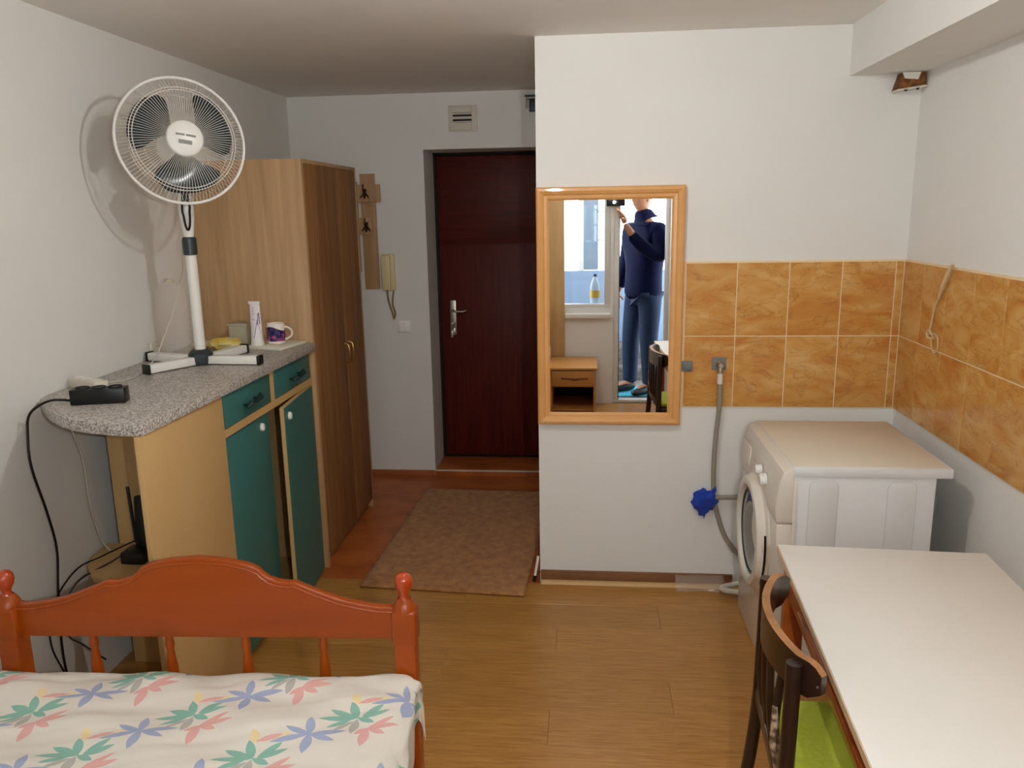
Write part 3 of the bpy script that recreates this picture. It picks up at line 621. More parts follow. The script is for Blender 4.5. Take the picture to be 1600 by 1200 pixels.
build('raised_cover', MB().box(-.826, -.700, yw-.020, yw-.011, 2.288, 2.324, .004).box(-.826, -.700, yw-.020, yw-.011, 2.188, 2.228, .004), M['offw'], t)
for z in (2.240, 2.266): build('slot', MB().box(-.815, -.700, yw-.016, yw-.011, z, z+.010, .002), M['dark'], t)
for z in (2.232, 2.254, 2.280): build('louvre', MB().box(-.812, -.698, yw-.022, yw-.012, z, z+.006, .002), M['offw'], t)
t = thing('wall_bracket', 'small white angled bracket high on the hall wall beside the partition', 'bracket', (-.34, yw, 2.35))
build('arm', MB().box(-.376, -.26, yw-.06, yw-.001, 2.352, 2.358, .001).box(-.376, -.368, yw-.06, yw-.001, 2.30, 2.352, .001), M['offw'], t)
build('clip', MB().box(-.378, -.25, yw-.05, yw-.02, 2.360, 2.372, .001).box(-.355, -.28, yw-.02, yw-.002, 2.28, 2.350, .003), M['dgrey'], t)

# ---------------------------------------------------------------- rug
rb = MB()
def rugf(a, b):
    L0, L1 = Vector((-1.063, 3.375)), Vector((-1.015, 4.715)); R0, R1 = Vector((-.287, 3.325)), Vector((-.232, 4.69))
    if b > .12: pass
    p = (L0.lerp(R0, a)).lerp(L1.lerp(R1, a), b); z = .0115+.0012*noise.noise(Vector((p.x*6, p.y*6, 0)))
    return (min(p.x, XP-.004) if p.y > D1 else p.x, p.y, z)
rb.grid(rugf, 40, 60)
rug = build('rug', rb, M['rug'], loc=(-.65, 4.0, .003)); sm = rug.modifiers.new('thickness', 'SOLIDIFY'); sm.thickness = .007; sm.offset = -1
tag(rug, 'flat brown carpet mat on the hall floor in front of the dark red door', 'rug')
# pieces by the partition corner
t = thing('cable_stub', 'short white tube with a black tip leaning at the foot of the partition corner', 'cable', (XP-.01, 3.46, 0))
build('sleeve', MB().tube([(XP-.022, 3.455, .045), (XP-.008, 3.475, .135)], .006, 8), M['white'], t)
build('tip', MB().tube([(XP-.027, 3.448, .018), (XP-.022, 3.455, .046)], .0085, 8), M['dark'], t)
build('wire', MB().tube([(XP-.018, 3.462, .03), (XP-.006, 3.478, .11), (XP-.004, 3.48, .18)], .002, 5).tube([(XP-.012, 3.470, .06), (XP+.008, 3.483, .052)], .002, 5), M['dark'], t)

# ---------------------------------------------------------------- mirror
MX0, MX1, MZ0, MZ1, MY = -.224, .400, .776, 1.806, D1-.002
t = thing('wall_mirror', 'rectangular mirror in a light pine frame on the white partition wall', 'mirror', (.088, MY, .776))
fw, fd = .055, .036
prof = [(0, 0), (0, fd*.75), (.006, fd*.95), (.016, fd), (.028, fd*.86), (.034, fd*.70), (.046, fd*.66), (fw, fd*.45), (fw, 0)]
def rail(c0, c1, inw, nm):
    # mitred rail from corner c0 to c1 (x,z), inw = inward direction
    q = bmesh.new(); c0, c1, inw = Vector(c0), Vector(c1), Vector(inw); al = (c1-c0).normalized(); A, B = [], []
    for w, d in prof:
        p0 = c0+inw*w+al*w; p1 = c1+inw*w-al*w
        A.append(q.verts.new((p0.x, MY-d, p0.y))); B.append(q.verts.new((p1.x, MY-d, p1.y)))
    for i in range(len(prof)): j = (i+1) % len(prof); q.faces.new((A[i], A[j], B[j], B[i]))
    q.faces.new(A); q.faces.new(B[::-1]); bmesh.ops.recalc_face_normals(q, faces=q.faces)
    build(nm, MB()._add(q), M['pine'], t, smooth=.35)
rail((MX0, MZ1), (MX1, MZ1), (0, -1), 'frame_rail'); rail((MX0, MZ0), (MX1, MZ0), (0, 1), 'frame_rail')
rail((MX0, MZ0), (MX0, MZ1), (1, 0), 'frame_rail'); rail((MX1, MZ0), (MX1, MZ1), (-1, 0), 'frame_rail')
build('mirror_glass', MB().box(MX0+.045, MX1-.045, MY-.016, MY-.010, MZ0+.045, MZ1-.045), M['mirror'], t)
# ---------------------------------------------------------------- junction box, sockets, hose, rag, cord
t = thing('junction_box', 'rusty metal box with a torn white cover in the corner under the beam', 'junction box', (1.255, D1-.02, 2.19))
bm_ = MB().prism([(1.196, 2.150), (1.306, 2.165), (1.302, 2.213), (1.215, 2.213)], D1-.060, D1-.001, 'y', .002); build('casing', bm_, M['rust'], t)
build('cover', MB().prism([(1.222, 2.190), (1.272, 2.186), (1.280, 2.2125), (1.212, 2.2125)], D1-.066, D1-.060, 'y'), M['white'], t)
build('lower_lip', MB().prism([(1.196, 2.143), (1.306, 2.158), (1.306, 2.165), (1.196, 2.150)], D1-.064, D1-.001, 'y'), M['offw'], t)
for hx_, hz_ in ((1.228, 2.147), (1.272, 2.152)): build('hole', MB().lathe([(0, 0), (.0055, 0), (.0055, .004)], (hx_, D1-.063, hz_), 10, Matrix.Rotation(PI/2, 4, 'X')), M['dark'], t)
ty = D1-.009
t = thing('pipe_cap', 'small grey capped pipe stub in the tiles behind the mirror edge', 'pipe cap', (.43, ty, 1.038))
build('flange', MB().box(.405, .450, ty-.006, ty, 1.015, 1.062, .004), M['wall_grey'], t)
build('plug', MB().lathe([(0, .014), (.010, .014), (.012, 0)], (.428, ty-.006, 1.038), 14, Matrix.Rotation(PI/2, 4, 'X')), M['wall_grey'], t)
t = thing('water_tap', 'small chrome valve on a grey plate feeding the washing machine hose', 'valve', (.562, ty, 1.045))
build('plate', MB().box(.532, .594, ty-.006, ty, 1.022, 1.078, .003), M['wall_grey'], t)
build('valve_body', MB().lathe([(0, .035), (.010, .035), (.014, .026), (.011, .012), (.018, 0)], (.566, ty-.006, 1.047), 16, Matrix.Rotation(PI/2, 4, 'X')).lathe([(.009, -.038), (.012, -.034), (.012, -.012), (.009, 0)], (.566, ty-.026, 1.045), 12), M['steel'], t)
t = thing('washer_hose', 'grey ribbed supply hose hanging from the valve down behind the washing machine', 'hose', (.57, ty-.026, .45))
build('collar', MB().lathe([(.0125, 0), (.0125, .045), (.010, .05)], (.566, ty-.026, .965), 12), M['offw'], t)
hy = D1-.032
build('tube', MB().tube(smoothpts([(.566, ty-.026, .965), (.569, hy, .88), (.560, hy, .75), (.554, hy, .62), (.556, hy, .50), (.562, hy, .43), (.585, hy, .34), (.615, hy, .26), (.665, hy, .19), (.72, hy, .15)]), .0105, 10), M['hose'], t)
build('branch', MB().tube([(.565, hy-.005, .447), (.60, hy-.005, .447), (.72, hy-.005, .45)], .011, 10), M['hose'], t)
rg = MB()
def rgf(a, b):
    p = Vector((math.cos(2*PI*a)*math.sin(PI*b), math.sin(2*PI*a)*math.sin(PI*b), math.cos(PI*b)))
    d = 1+.38*noise.noise(p*2.3+Vector((3, 1, 5)))+.12*noise.noise(p*6)
    e_ = .35*max(0, -p.z-.75) if abs(p.x) < .35 else 0
    return (.517+p.x*.052*d, hy-.004+p.y*.022*d, .432+p.z*(.050+e_*.2)*d)
rg.grid(rgf, 36, 24, True); rg.prism([(.508, .392), (.532, .392), (.518, .345)], hy-.01, hy+.004, 'y').prism([(.545, .455), (.568, .478), (.565, .50), (.548, .485)], hy-.014, hy+.006, 'y')
tag(build('blue_rag', rg, M['blue'], loc=(.52, hy, .43), smooth=1.0), 'bright blue cloth rag knotted round the hose joint left of the washing machine', 'rag')
tag(build('drain_hose', MB().tube(smoothpts([(.72, 3.43, .06), (.66, 3.42, .045), (.62, 3.41, .04), (.60, 3.40, .035), (.62, 3.385, .03), (.70, 3.37, .03)]), .012, 10), M['offw'], loc=(.65, 3.4, 0)), 'pale grey drain hose end on the floor at the foot of the washing machine', 'hose')
fm = MB().grid(lambda a, b: (.40+.22*a, D1-.014-.055*b-.004*math.sin(a*9), .055*(1-b)**.6+.012*abs(noise.noise(Vector((a*7, b*4, 2))))+.002), 30, 10)
tag(build('plastic_film', fm, mat('clear_wrap', 'd9cbbb', .12, alpha=.28), loc=(.5, 3.45, 0)), 'strip of clear plastic film crumpled along the skirting by the washing machine', 'film')
# twisted cord on the right tiles
tx = XR-.018
t = thing('loose_cord', 'beige twisted cord with a knotted loop hanging on the right-hand tiles', 'cord', (tx, 3.1, 1.4))
build('tape_end', MB().tube(smoothpts([(tx, 3.015, 1.500), (tx-.004, 3.035, 1.47), (tx-.004, 3.075, 1.41), (tx, 3.105, 1.37)]), [.004]+[.007]*8+[.009]*8+[.006]*8, 6), M['cord'], t)
build('strand', MB().tube(smoothpts([(tx, 3.10, 1.375), (tx, 3.135, 1.33), (tx, 3.150, 1.27), (tx-.002, 3.155, 1.225)]), .0035, 6), M['cord'], t)
build('knot', MB().tube(smoothpts([(tx, 3.165, 1.225), (tx-.012, 3.14, 1.245), (tx-.010, 3.115, 1.235), (tx, 3.12, 1.215), (tx-.010, 3.15, 1.218), (tx-.004, 3.165, 1.24)]), .0045, 6), M['cord'], t)
build('loop', MB().tube(smoothpts([(tx, 3.12, 1.235), (tx, 3.085, 1.225), (tx, 3.075, 1.19), (tx, 3.095, 1.165), (tx, 3.125, 1.178), (tx, 3.14, 1.215)]), .0028, 6), M['cord'], t)

# ---------------------------------------------------------------- washing machine
wx, y0, y1 = .648, 2.67, 3.29
t = thing('washing_machine', 'white front-loading washing machine in the corner beyond the table', 'washing machine', (.92, 2.98, 0))
build('body', MB().box(.70, 1.165, y0+.006, y1-.006, .012, .812, .004), M['enamel'], t)
# moulded front
def frontz(out_, a, b, bev=.0): return MB().prism(out_, a, b, 'y', bev)
build('front_panel', frontz([(.700, .012), (.652, .012), (.650, .30), (.648, .640), (.700, .640)], y0, y1, .006), M['fascia'], t)
build('control_panel', frontz([(.700, .645), (.646, .645), (.640, .70), (.650, .79), (.664, .828), (.690, .843), (.700, .843)], y0, y1, .004), M['fascia'], t)
build('side_trim', MB().box(.699, .712, y0+.001, y0+.008, .20, .80, .001), M['fascia'], t)
top = build('top_panel', MB().box(.696, 1.215, y0, y1, .812, .846, .004), M['enamel'], t)
build('top_sheet', MB().box(.698, 1.20, y0+.010, y1-.010, .8455, .8485, .0015), M['enamelw'], top)
# pressed side ribs: rounded arches on the side facing the table
for xa, xb in ((.752, .848), (1.010, 1.104)):
    pts = [(xa, .30), (xa, .74)]+[(xa+.02-.02*math.cos(s), .775+.022*math.sin(s)) for s in (0, .5, 1.0, 1.57)]+[(xb-.02+.02*math.sin(s), .775+.022*math.cos(s)) for s in (0, .5, 1.0, 1.57)]+[(xb, .74), (xb, .30)]
    ins = MB().prism(pts, y0+.0045, y0+.0065, 'y', .0015); build('pressed_rib', ins, M['enamel'], t)
    build('rib_groove', MB().tube([(p[0], y0+.006, p[1]) for p in pts], .0011, 5), mat('groove_grey', 'b4b7b6', .5), t)
# door: annulus + glass
cy, cz = 2.985, .488
RX = Matrix.Rotation(-PI/2, 4, 'Y')
port = build('porthole_door', MB().lathe([(.240, -.004), (.240, .004), (.232, .010), (.222, .012), (.214, .030), (.206, .040), (.190, .044), (.176, .040), (.168, .026), (.166, .0)], (.650, cy, cz), 56, RX), M['fascia'], t)
gm = mat('porthole_glass', '6f7068', .05, coat=.5, c2='55574f', scale=4)
build('porthole_glass', MB().lathe([(.170, .020), (.150, .024), (.10, .004), (.06, -.004), (0, -.006)], (.650, cy, cz), 40, RX), gm, port)
build('rubber_seal', MB().lathe([(.171, .017), (.171, .027), (.160, .027), (.160, .017)], (.650, cy, cz), 48, RX), M['dgrey'], port)
hr = MB().grid(lambda a, b: (.650-.0125-.010*(1-b), cy-(.212+.016*b)*math.cos((a-.5)*1.0-.2), cz+(.212+.016*b)*math.sin((a-.5)*1.0-.2)), 18, 5)
build('door_grip', hr, M['black'], port)
for yy, rr, zz, o_ in ((2.845, .024, .742, 0), (2.925, .018, .755, 0)):
    kb = build('knob', MB().lathe([(rr, 0), (rr*.95, .018), (rr*.8, .024), (0, .025)], (.644, yy, zz), 24, RX), M['white'], t)
dr = build('detergent_drawer', MB().prism([(.6415, .700), (.638, .702), (.643, .772), (.648, .774)], 3.13, y1-.01, 'y', .001), M['fascia'], t)
for k in range(5): build('button', MB().box(.6375, .642, 2.90+.036*k, 2.915+.036*k, .735, .748, .001), M['offw'], t)
build('filter_cover', frontz([(.652, .03), (.649, .03), (.648, .10), (.652, .10)], y0+.05, y0+.22), M['fascia'], t)
for fx in (.73, 1.12):
    for fy in (y0+.06, y1-.06): build('foot', MB().lathe([(0, 0), (.02, 0), (.02, .008), (.01, .013), (0, .013)], (fx, fy, 0), 14), M['dgrey'], t)
build('rear_hose_clip', MB().tube(smoothpts([(1.165, 2.76, .74), (1.195, 2.76, .72), (1.20, 2.76, .66), (1.185, 2.76, .60), (1.195, 2.77, .45), (1.19, 2.78, .20)]), .012, 8), M['wall_grey'], t)
build('rear_panel', MB().box(1.165, 1.170, y0+.02, y1-.02, .05, .80), M['wall_grey'], t)

# ---------------------------------------------------------------- table
tr = math.radians(-3.2)
t = thing('dining_table', 'white-topped table with amber varnished wooden apron beside the right wall', 'table', (.552, 2.246, 0), tr)
L_, W_ = 1.22, .565
build('tabletop', MB().box(0, W_, -L_, 0, .728, .750, .002), M['tabletop'], t, world=False)
build('edge_band', MB().box(-.0015, .0, -L_, 0, .728, .7465), mat('beige_edge_band', 'd8b894', .4), t, world=False)
build('apron', MB().box(.022, .040, -L_+.05, -.05, .618, .728, .003), M['amber'], t, world=False)
build('apron', MB().box(W_-.040, W_-.022, -L_+.05, -.05, .618, .728, .003), M['amber'], t, world=False)
build('apron', MB().box(.04, W_-.04, -.045, -.027, .618, .728, .003), M['amber'], t, world=False)
build('apron', MB().box(.04, W_-.04, -L_+.027, -L_+.045, .618, .728, .003), M['amber'], t, world=False)
build('drawer_rail', MB().box(.012, .022, -L_+.08, -.25, .655, .672, .003), M['amber'], t, world=False)
for lx in (.045, W_-.045):
    for ly in (-.05, -L_+.05):
        build('leg', MB().prism([(lx-.030, ly-.024), (lx+.024, ly-.024), (lx+.024, ly+.024), (lx-.030, ly+.024)], .30, .728, 'z', .004).lathe([(0, 0), (.014, 0), (.022, .30)], (lx, ly, 0), 16), M['amber'], t, world=False)
# ---------------------------------------------------------------- chair
cr_ = math.radians(-4)
t = thing('bentwood_chair', 'dark brown wooden chair with curved plywood backrest tucked under the white table', 'chair', (.43, 1.725, 0), cr_)
CB = .41
def chpost(yc): return MB().tube(smoothpts([(-.055, yc, 0), (-.018, yc, .25), (0, yc, .45), (.004, yc, .62), (.006, yc, .80)]), .0165, 14)
for yc in (-CB/2+.01, CB/2-.01): build('post', chpost(yc), M['chair'], t, world=False)
# curved top rail: bulges away (-x) from the table, ends wrap forward
def railpt(s, off=0):
    a = (s-.5)*2; y = a*(CB/2+.018); x = .062*a*a - .020 + off + (.018*max(0, abs(a)-.8)/.2)
    return Vector((x, y, 0))
q = bmesh.new(); rows = []
NS = 40
for i in range(NS+1):
    s = i/NS; p = railpt(s); d = (railpt(min(1, s+.01))-railpt(max(0, s-.01))).normalized(); nrm = Vector((d.y, -d.x, 0)); a = abs(s-.5)*2
    zt = .815-.006*a-.018*max(0, a-.93)/.07; zb = .722+.008*a+.020*max(0, a-.90)/.10
    ring = [q.verts.new(p+nrm*w+Vector((0, 0, z))) for w, z in ((-.009, zb), (.009, zb), (.009, zt-.003), (.009, zt), (-.009, zt), (-.009, zt-.003))]; rows.append(ring)
for A, B in zip(rows, rows[1:]):
    for k in range(6):
        f = q.faces.new((A[k], A[(k+1) % 6], B[(k+1) % 6], B[k])); f.material_index = 1 if k in (3,) else 0
q.faces.new(rows[0]); q.faces.new(rows[-1][::-1]); bmesh.ops.recalc_face_normals(q, faces=q.faces)
q2 = MB(); q2.bm.free(); q2.bm = q
o = build('backrest_rail', q2, M['chair'], t, world=False, smooth=.5); o.data.materials.append(M['ply'])
build('screw', MB().lathe([(0, .004), (.005, .003), (.006, 0)], (.052, -CB/2-.016, .765), 12, Matrix.Rotation(math.radians(110), 4, 'X')), M['steel'], o, world=False)
for k in range(4):
    yk = -.115+.077*k
    sl = build('slat', MB().tube(smoothpts([(.004, yk, .47), (-.010, yk*1.02, .60), (1.25*yk*yk-.016, yk*1.03, .755)]), .0095, 8), M['chair'], t, world=False)
build('lower_back_rail', MB().box(-.010, .010, -CB/2+.02, CB/2-.02, .46, .50, .006), M['chair'], t, world=False)
pe = build('peeled_patch', MB().tube([(.002, -.124, .475), (-.010, -.126, .56), (-.014, -.124, .65)], [.007, .0125, .006], 8), M['peel'], t, world=False)
def seatf(z0, z1, gx, gy, b): return MB().prism([(-.0-gx, -CB/2-gy), (.36+gx, -CB/2-.015-gy), (.40+gx, -CB/2+.03), (.40+gx, CB/2-.03), (.36+gx, CB/2+.015+gy), (-.0-gx, CB/2+gy)], z0, z1, 'z', b)
build('seat', seatf(.430, .455, -.012, -.012, .005), M['chair'], t, world=False)
for yc in (-CB/2+.02, CB/2-.02): build('leg', MB().tube([(.37, yc, 0), (.355, yc*.97, .43)], [.013, .018], 12), M['chair'], t, world=False)
for yc in (-CB/2+.02, CB/2-.02): build('stretcher', MB().tube([(-.02, yc, .22), (.355, yc, .22)], .009, 8), M['chair'], t, world=False)
tag(build('seat_cushion', MB().box(.458, .815, 1.535, 1.885, .456, .486, .012, 3), M['greenc'], loc=(.64, 1.71, .456)), 'flat lime green cushion on the seat of the dark chair', 'cushion')

# ---------------------------------------------------------------- bed
br = math.radians(2.5)
BED = Vector((-.9675, 1.7775, 0))
t = thing('bed', 'orange lacquered wooden bed with an arched footboard and turned posts', 'bed', BED, br)
HW = .513
fprof = [(.0, .0), (.02, 0), (.0, 0)]
for sx in (-1, 1):
    p = MB().box(sx*HW-.0265, sx*HW+.0265, -.0265, .0265, 0, .665, .004).box(sx*HW-.031, sx*HW+.031, -.029, .029, .66, .752, .008)
    p.lathe([(.031, .748), (.029, .760), (.022, .772), (.016, .780)], (sx*HW, 0, 0), 20)
    post = build('post', p, M['bedwood'], t, world=False)
    build('finial', MB().lathe([(.018, .774), (.013, .782), (.012, .790), (.015, .798), (.0205, .808), (.023, .820), (.0215, .832), (.015, .842), (.006, .846), (0, .847)], (sx*HW, 0, 0), 24), M['finial'], post, world=False)
half = [(0, .888), (.07, .882), (.12, .871), (.150, .858), (.158, .848), (.175, .834), (.205, .824), (.228, .822), (.240, .824), (.265, .812), (.30, .797), (.35, .778), (.40, .766), (.45, .758), (.49, .757)]
outl = [(-a, b) for a, b in half[::-1]]+half[1:]
outl = outl+[(.49, .672), (-.49, .668)]
build('footboard', MB().prism(outl, -.011, .011, 'y', .004), M['bedwood'], t, world=False)
mold = MB().tube([(a, -.012, b-.012) for a, b in outl[:-2]], .0035, 6); build('edge_moulding', mold, M['bedwood'], t, world=False)
for k in range(4):
    sx_ = -.30+.2*k
    build('spindle', MB().lathe([(.007, .40), (.007, .43), (.014, .47), (.017, .52), (.014, .58), (.009, .63), (.012, .645), (.007, .68)], (sx_+.0, 0, 0), 14), M['bedwood'], t, world=False)
build('lower_rail', MB().box(-.49, .49, -.012, .012, .30, .41, .004), M['bedwood'], t, world=False)
for sx in (-1, 1): build('side_rail', MB().box(sx*HW-.014, sx*HW+.014, -1.74, -.02, .28, .41, .004), M['bedwood'], t, world=False)
for sx in (-1, 1): build('headboard_post', MB().box(sx*HW-.0265, sx*HW+.0265, -1.795, -1.742, 0, .86, .004), M['bedwood'], t, world=False)
build('headboard', MB().prism([(-.49, .45), (.49, .45), (.49, .86), (.25, .93), (0, .98), (-.25, .93), (-.49, .86)], -1.78, -1.757, 'y', .004), M['bedwood'], t, world=False)
build('slat_base', MB().box(-.49, .49, -1.74, -.03, .34, .36), M['beige'], t, world=False)
mt = thing('mattress', 'mattress on the orange bed under the floral sheet', 'mattress', BED, br)
bpy.data.objects.remove(mt)
mtb = MB().box(-.485, .485, -1.725, -.045, .362, .565, .04, 4); mo = build('mattress', mtb, M['offw'], world=False); mo.location = BED; mo.rotation_euler = (0, 0, br)
tag(mo, 'white mattress on the orange bed beneath the floral sheet', 'mattress')
# sheet
q = bmesh.new(); NU, NV = 150, 200
S0, S1, V0, V1 = -.76, .76, -1.76, .012
XF = .505; ZT = .588
def sheetp(s, v):
    a = abs(s); sg = 1 if s >= 0 else -1; r = .035; XF = .545 if s > 0 else .60; dl = a-(XF-r)
    if dl <= 0: x, z = s, ZT
    elif dl < r*PI/2: an = dl/r; x, z = sg*(XF-r+r*math.sin(an)), ZT-r+r*math.cos(an)
    else: x, z = sg*(XF+.010*math.sin(v*14)+.006*math.sin(v*33)), ZT-r-(dl-r*PI/2)
    y = v
    if v > -.045:                               # tuck over the foot end
        d = v+.045; y = -.045+.02*math.sin(min(1, d/.03)*PI/2)*0+min(d, .02)*.8; z = min(z, ZT)-max(0, d-.006)*1.1
    p = Vector((x, y, 0)); w = 0
    fall = max(0, min(1, (XF-abs(x))/.10+.15))
    w += .0035*math.sin(p.x*16+p.y*34+2*noise.noise(p*3))
    w += .011*max(0, noise.noise(Vector((p.x*2.2-p.y*9, p.y*4+p.x*5, 11))))
    w += .006*noise.noise(Vector((p.x*5+p.y*2, p.y*8-p.x*3, 1)))+.0035*noise.noise(Vector((p.x*4-p.y*22, p.y*3, 7)))
    w += .0018*noise.noise(Vector((p.x*10-p.y*40, p.y*8, 3)))
    z += 1.5*w*fall
    if dl > r: x += sg*(.012*noise.noise(Vector((v*11, dl*5, sg)))+.008)
    return Vector((x, y, z))
uvs = {}
G = []
for i in range(NU):
    col = []
    for j in range(NV):
        s = S0+(S1-S0)*i/(NU-1); v = V0+(V1-V0)*j/(NV-1)
        if s > .5:      # uneven hem on the right
            hem = .10+.045*(1 if v < -.22 else 0)*min(1, (-.22-v)/.25 if v < -.22 else 0)+.010*math.sin(v*23)
            hem = .115+.06*max(0, min(1, (-v-.10)/.35))+.010*math.sin(v*31)
            s = .5+(s-.5)*(hem+.05)/.26
        vert = q.verts.new(sheetp(s, v)); uvs[vert] = (s, v); col.append(vert)
    G.append(col)
uvl = q.loops.layers.uv.new('cloth')
for i in range(NU-1):
    for j in range(NV-1):
        f = q.faces.new((G[i][j], G[i+1][j], G[i+1][j+1], G[i][j+1]))
        for l in f.loops: u0, v0 = uvs[l.vert]; l[uvl].uv = (u0, v0)
q.normal_update()
q2 = MB(); q2.bm.free(); q2.bm = q
so = build('bedsheet', q2, M['sheet'], world=False, smooth=2.5); so.location = BED; so.rotation_euler = (0, 0, br)
so.data.uv_layers.active_index = 0
tag(so, 'white cotton sheet with pastel leaf print spread over the orange bed', 'bedsheet')

# ---------------------------------------------------------------- seen in the mirror: nightstand, board, bottle, photographer
t = thing('nightstand', 'light wooden nightstand with one drawer under the window, seen in the mirror', 'nightstand', (-.2, .18, 0))
nx0, nx1, ny0, ny1 = -.32, .06, YB+.03, .44
build('top', MB().box(nx0-.01, nx1+.012, ny0, ny1+.02, .412, .432, .004), M['nightwood'], t)
for xx in (nx0, nx1-.018): build('side_panel', MB().box(xx, xx+.018, ny0, ny1, 0, .412, .001), M['nightwood'], t)
dw = build('drawer', MB().box(nx0+.02, nx1-.005, ny1-.005, ny1+.014, .275, .405, .004), M['nightwood'], t)
build('drawer_relief', MB().prism([(-.23, .350), (-.115, .342), (0.0, .350), (-.01, .332), (-.07, .332), (-.115, .320), (-.16, .332), (-.22, .332)], ny1+.013, ny1+.017, 'y'), M['knot'], dw)
build('back_panel', MB().box(nx0+.018, nx1-.018, ny0, ny0+.005, .05, .41), M['dark'], t)
build('shelf', MB().box(nx0+.018, nx1-.018, ny0, ny1-.02, .06, .075), M['nightwood'], t)
build('divider', MB().box(nx0+.018, nx1-.018, ny0, ny1-.02, .262, .274), M['nightwood'], t)
tag(build('wooden_board', MB().box(-.46, -.210, YB+.003, YB+.022, 0, 2.1, .003), mat('pale_board', 'c9a56f', .5, 'b99360', 4, (5, 5, .4)), loc=(-.335, YB+.012, 0)), 'tall pale wooden board standing before the window left of the nightstand, in the mirror', 'board')
t = thing('water_bottle', 'clear plastic bottle with a yellow label on the window ledge, in the mirror', 'bottle', (.055, -.24, .86))
bb = MB().lathe([(0, 0), (.040, .0), (.044, .01), (.044, .16), (.040, .19), (.022, .24), (.014, .25), (.014, .265)], (.055, -.24, .862), 24); build('body', bb, mat('pale_blue_plastic', 'cfe2f2', .15, alpha=.7), t)
build('label', MB().lathe([(.0448, .075), (.0448, .14)], (.055, -.24, .862), 24), mat('yellow_label', 'd6b03a', .5), t)
build('cap', MB().lathe([(.016, .262), (.016, .282), (0, .283)], (.055, -.24, .862), 16), mat('dark_cap', '37435a', .4), t)

def skin(name, pts, edges, matl, parent, root=0, sub=2):
    me = bpy.data.meshes.new(name); me.from_pydata([p[0] for p in pts], edges, []); me.materials.append(matl)
    o = bpy.data.objects.new(name, me); COL.objects.link(o); o.parent = parent
    bpy.context.view_layer.objects.active = o
    md = o.modifiers.new('Skin', 'SKIN'); md.use_smooth_shade = True
    for i, p in enumerate(pts):
        r = p[1]; o.data.skin_vertices[0].data[i].radius = r if isinstance(r, tuple) else (r, r); o.data.skin_vertices[0].data[i].use_root = (i == root)
    s = o.modifiers.new('Sub', 'SUBSURF'); s.levels = sub; s.render_levels = sub
    return o
chain = lambda a, n: [(a+i, a+i+1) for i in range(n-1)]
PR = Vector((.50, -.56, 0)); pz = .006
t = thing('person', 'person in a navy jacket and blue jeans holding up a phone, seen in the mirror', 'person', PR, math.radians(55), world=False)
# local frame: +y is the facing direction, +x the person's right
Zs = 1.0
body_pts = [((0, 0, 1.0), (.115, .08)), ((0, -.01, 1.15), (.115, .08)), ((0, -.02, 1.33), (.14, .09)), ((0, -.015, 1.50), (.11, .08)), ((0, .0, 1.60), (.055, .06)), ((0, .015, 1.66), (.052, .058)),
            ((.10, 0, .90), .065), ((.10, .02, .52), .062), ((.10, -.01, .14), .044), ((.10, .02, .07), .040), ((.10, .14, .045), .034),
            ((-.10, 0, .90), .065), ((-.10, .06, .52), .062), ((-.11, .05, .14), .044), ((-.11, .08, .07), .040), ((-.12, .20, .045), .034),
            ((.19, -.01, 1.52), .060), ((.27, .03, 1.26), .046), ((.26, .26, 1.40), .036), ((.245, .41, 1.58), .028),
            ((-.19, -.01, 1.52), .060), ((-.27, -.03, 1.24), .046), ((-.28, .05, 1.00), .034), ((-.28, .08, .93), .027)]
ed = chain(0, 6)+[(0, 6)]+chain(6, 5)+[(0, 11)]+chain(11, 5)+[(3, 16)]+chain(16, 4)+[(3, 20)]+chain(20, 4)
skin('body', body_pts, ed, M['skin'], t)
# head with face
hd = MB()
def headf(a, b):
    th_ = 2*PI*a; ph = PI*b; p = Vector((math.sin(ph)*math.cos(th_), math.sin(ph)*math.sin(th_), math.cos(ph)))
    sx, sy, sz = .076, .098, .122; z = p.z
    if z < 0: sx *= 1-.28*(-z)**1.2; sy *= 1-.16*(-z)
    x, y, zz = p.x*sx, p.y*sy, z*sz
    f = max(0, p.y)
    y += f*(.022*math.exp(-((x/.014)**2)-((zz+.012)/.022)**2) - .008*math.exp(-(((abs(x)-.032)/.016)**2)-((zz-.012)/.012)**2)+.006*math.exp(-((x/.022)**2)-((zz+.052)/.008)**2)+.008*math.exp(-((x/.02)**2)-((zz+.09)/.018)**2))
    return (x, y+.03, zz+1.79)
hd.grid(headf, 48, 36, True)
head = build('head', hd, M['skin'], t, world=False, smooth=2)
for sx in (-1, 1):
    build('ear', MB().lathe([(0, -.03), (.010, -.022), (.014, 0), (.010, .022), (0, .03)], (sx*.077, .02, 1.785), 12, Matrix.Diagonal((.5, 1.3, 1, 1))), M['skin'], head, world=False)
    build('eye', MB().lathe([(0, -.011), (.008, -.007), (.011, 0), (.008, .007), (0, .011)], (sx*.032, .108, 1.802), 14), mat('eye_white', 'e8e4de', .2) , head, world=False)
    build('iris', MB().lathe([(0, .002), (.005, 0)], (sx*.032, .1185, 1.802), 12, Matrix.Rotation(-PI/2, 4, 'X')), M['hair'], head, world=False)
build('mouth', MB().tube([(-.022, .118, 1.737), (0, .1285, 1.739), (.022, .118, 1.737)], [.002, .004, .002], 6), mat('lips', '8f4a42', .5), head, world=False)
hr_ = MB().grid(lambda a, b: (lambda q_: (q_[0]*1.07, (q_[1]-.03)*1.06+.026, (q_[2]-1.79)*1.05+1.794))(headf(a, b*.46 if math.sin(2*PI*a) < .45 else b*.27)), 48, 18, True)
build('hair', hr_, M['hair'], t, world=False, smooth=2)
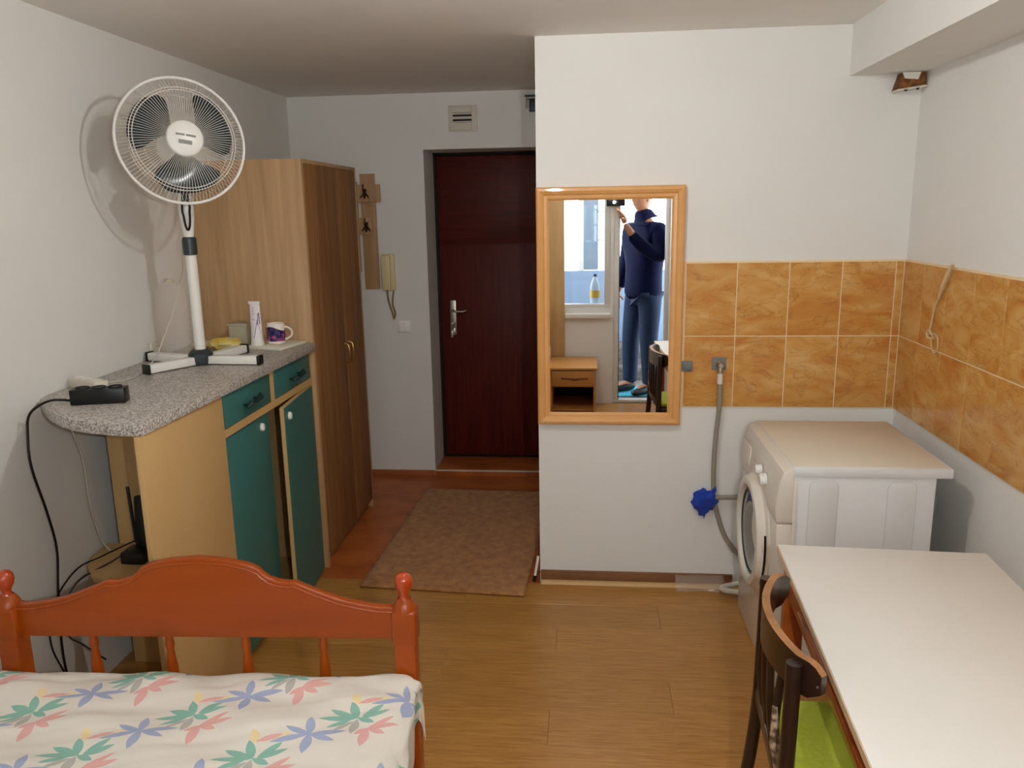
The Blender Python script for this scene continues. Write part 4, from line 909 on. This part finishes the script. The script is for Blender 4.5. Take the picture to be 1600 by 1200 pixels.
# jacket: torso, stand collar, sleeves
jp_ = [((0, .0, .88), (.205, .165)), ((0, 0, .96), (.210, .165)), ((0, 0, 1.06), (.205, .160)), ((0, -.01, 1.25), (.205, .150)), ((0, -.015, 1.44), (.195, .135)), ((0, -.01, 1.55), (.130, .110)), ((0, .0, 1.62), (.092, .092)), ((0, .010, 1.71), (.092, .094)),
       ((.20, -.01, 1.51), .088), ((.28, .03, 1.26), .072), ((.26, .25, 1.40), .060), ((.25, .35, 1.50), .052),
       ((-.20, -.01, 1.51), .088), ((-.285, -.03, 1.24), .072), ((-.285, .045, 1.02), .058), ((-.285, .065, .965), .056)]
skin('jacket', jp_, chain(0, 8)+[(4, 8)]+chain(8, 4)+[(4, 12)]+chain(12, 4), M['navy'], t)
# trousers, shoes
jn = [((0, 0, 1.00), (.150, .115)), ((.105, .0, .86), .115), ((.11, .015, .52), .088), ((.105, -.01, .13), .072), ((.105, -.01, .075), .074), ((-.105, .0, .86), .115), ((-.11, .05, .52), .088), ((-.115, .05, .13), .072), ((-.115, .05, .075), .074)]
skin('trousers', jn, [(0, 1), (1, 2), (2, 3), (3, 4), (0, 5), (5, 6), (6, 7), (7, 8)], M['jeans'], t)
for sx, yo in ((1, 0), (-1, .06)):
    skin('shoe', [((sx*.105, yo-.06, .045), (.042, .038)), ((sx*.108, yo+.03, .052), (.044, .046)), ((sx*.115, yo+.12, .040), (.050, .034)), ((sx*.118, yo+.205, .032), (.036, .024))], chain(0, 4), M['shoe'], t)
# hands
def hand(name, wrist, fwd, palm_n, side, curl):
    wrist, fwd, pn_ = Vector(wrist), Vector(fwd).normalized(), Vector(palm_n).normalized(); sd = fwd.cross(pn_).normalized()*side
    pts = [(tuple(wrist), .026), (tuple(wrist+fwd*.04), (.030, .020)), (tuple(wrist+fwd*.085), (.036, .016))]; ed = [(0, 1), (1, 2)]
    for k, ln in enumerate((.068, .078, .072, .056)):
        o0 = wrist+fwd*.085+sd*(.030-.020*k); i0 = len(pts); pts.append((tuple(o0), .0105)); ed.append((2, i0)); d = fwd.copy(); p = o0
        for j in range(3):
            d = (d+pn_*curl*(.35+.25*j)).normalized(); p = p+d*ln*(.42, .33, .25)[j]; pts.append((tuple(p), (.0095, .0088, .0075)[j])); ed.append((i0+j, i0+j+1))
    i0 = len(pts); p = wrist+fwd*.03+sd*.028; pts.append((tuple(p), .013)); ed.append((1, i0)); d = (fwd*.6+sd*.8).normalized()
    for j in range(2): p = p+d*.034; d = (d+pn_*curl*.6+fwd*.3).normalized(); pts.append((tuple(p), (.0115, .009)[j])); ed.append((i0+j, i0+j+1))
    return skin(name, pts, ed, M['skin'], t, 0, 2)
hand('hand', (.245, .405, 1.585), (.0, .45, .85), (-.35, .5, -.3), -1, .45)
hand('hand', (-.285, .085, .935), (.05, .12, -1), (1, .1, 0), 1, .35)
# phone with its lit flash, held up towards the mirror
Pp = Vector((.225, -.075, 1.765))
t2 = thing('smartphone', 'smartphone with its flash lit, held up by the person in the mirror', 'phone', Pp)
build('case', MB().box(Pp.x-.078, Pp.x+.078, Pp.y-.005, Pp.y+.004, Pp.z-.037, Pp.z+.037, .003), M['black'], t2)
build('flash', MB().lathe([(0, .0055), (.007, .0055), (.007, .003)], (Pp.x-.012, Pp.y, Pp.z-.004), 12, Matrix.Rotation(-PI/2, 4, 'X')), emit('flash_glow', (1, .98, .94, 1), 40000), t2)
build('lens', MB().lathe([(0, .005), (.006, .005), (.008, .0062), (.009, .003)], (Pp.x-.05, Pp.y, Pp.z+.012), 14, Matrix.Rotation(-PI/2, 4, 'X')), M['dgrey'], t2)
for o in bpy.data.objects:
    if '_base' in o: del o['_base']
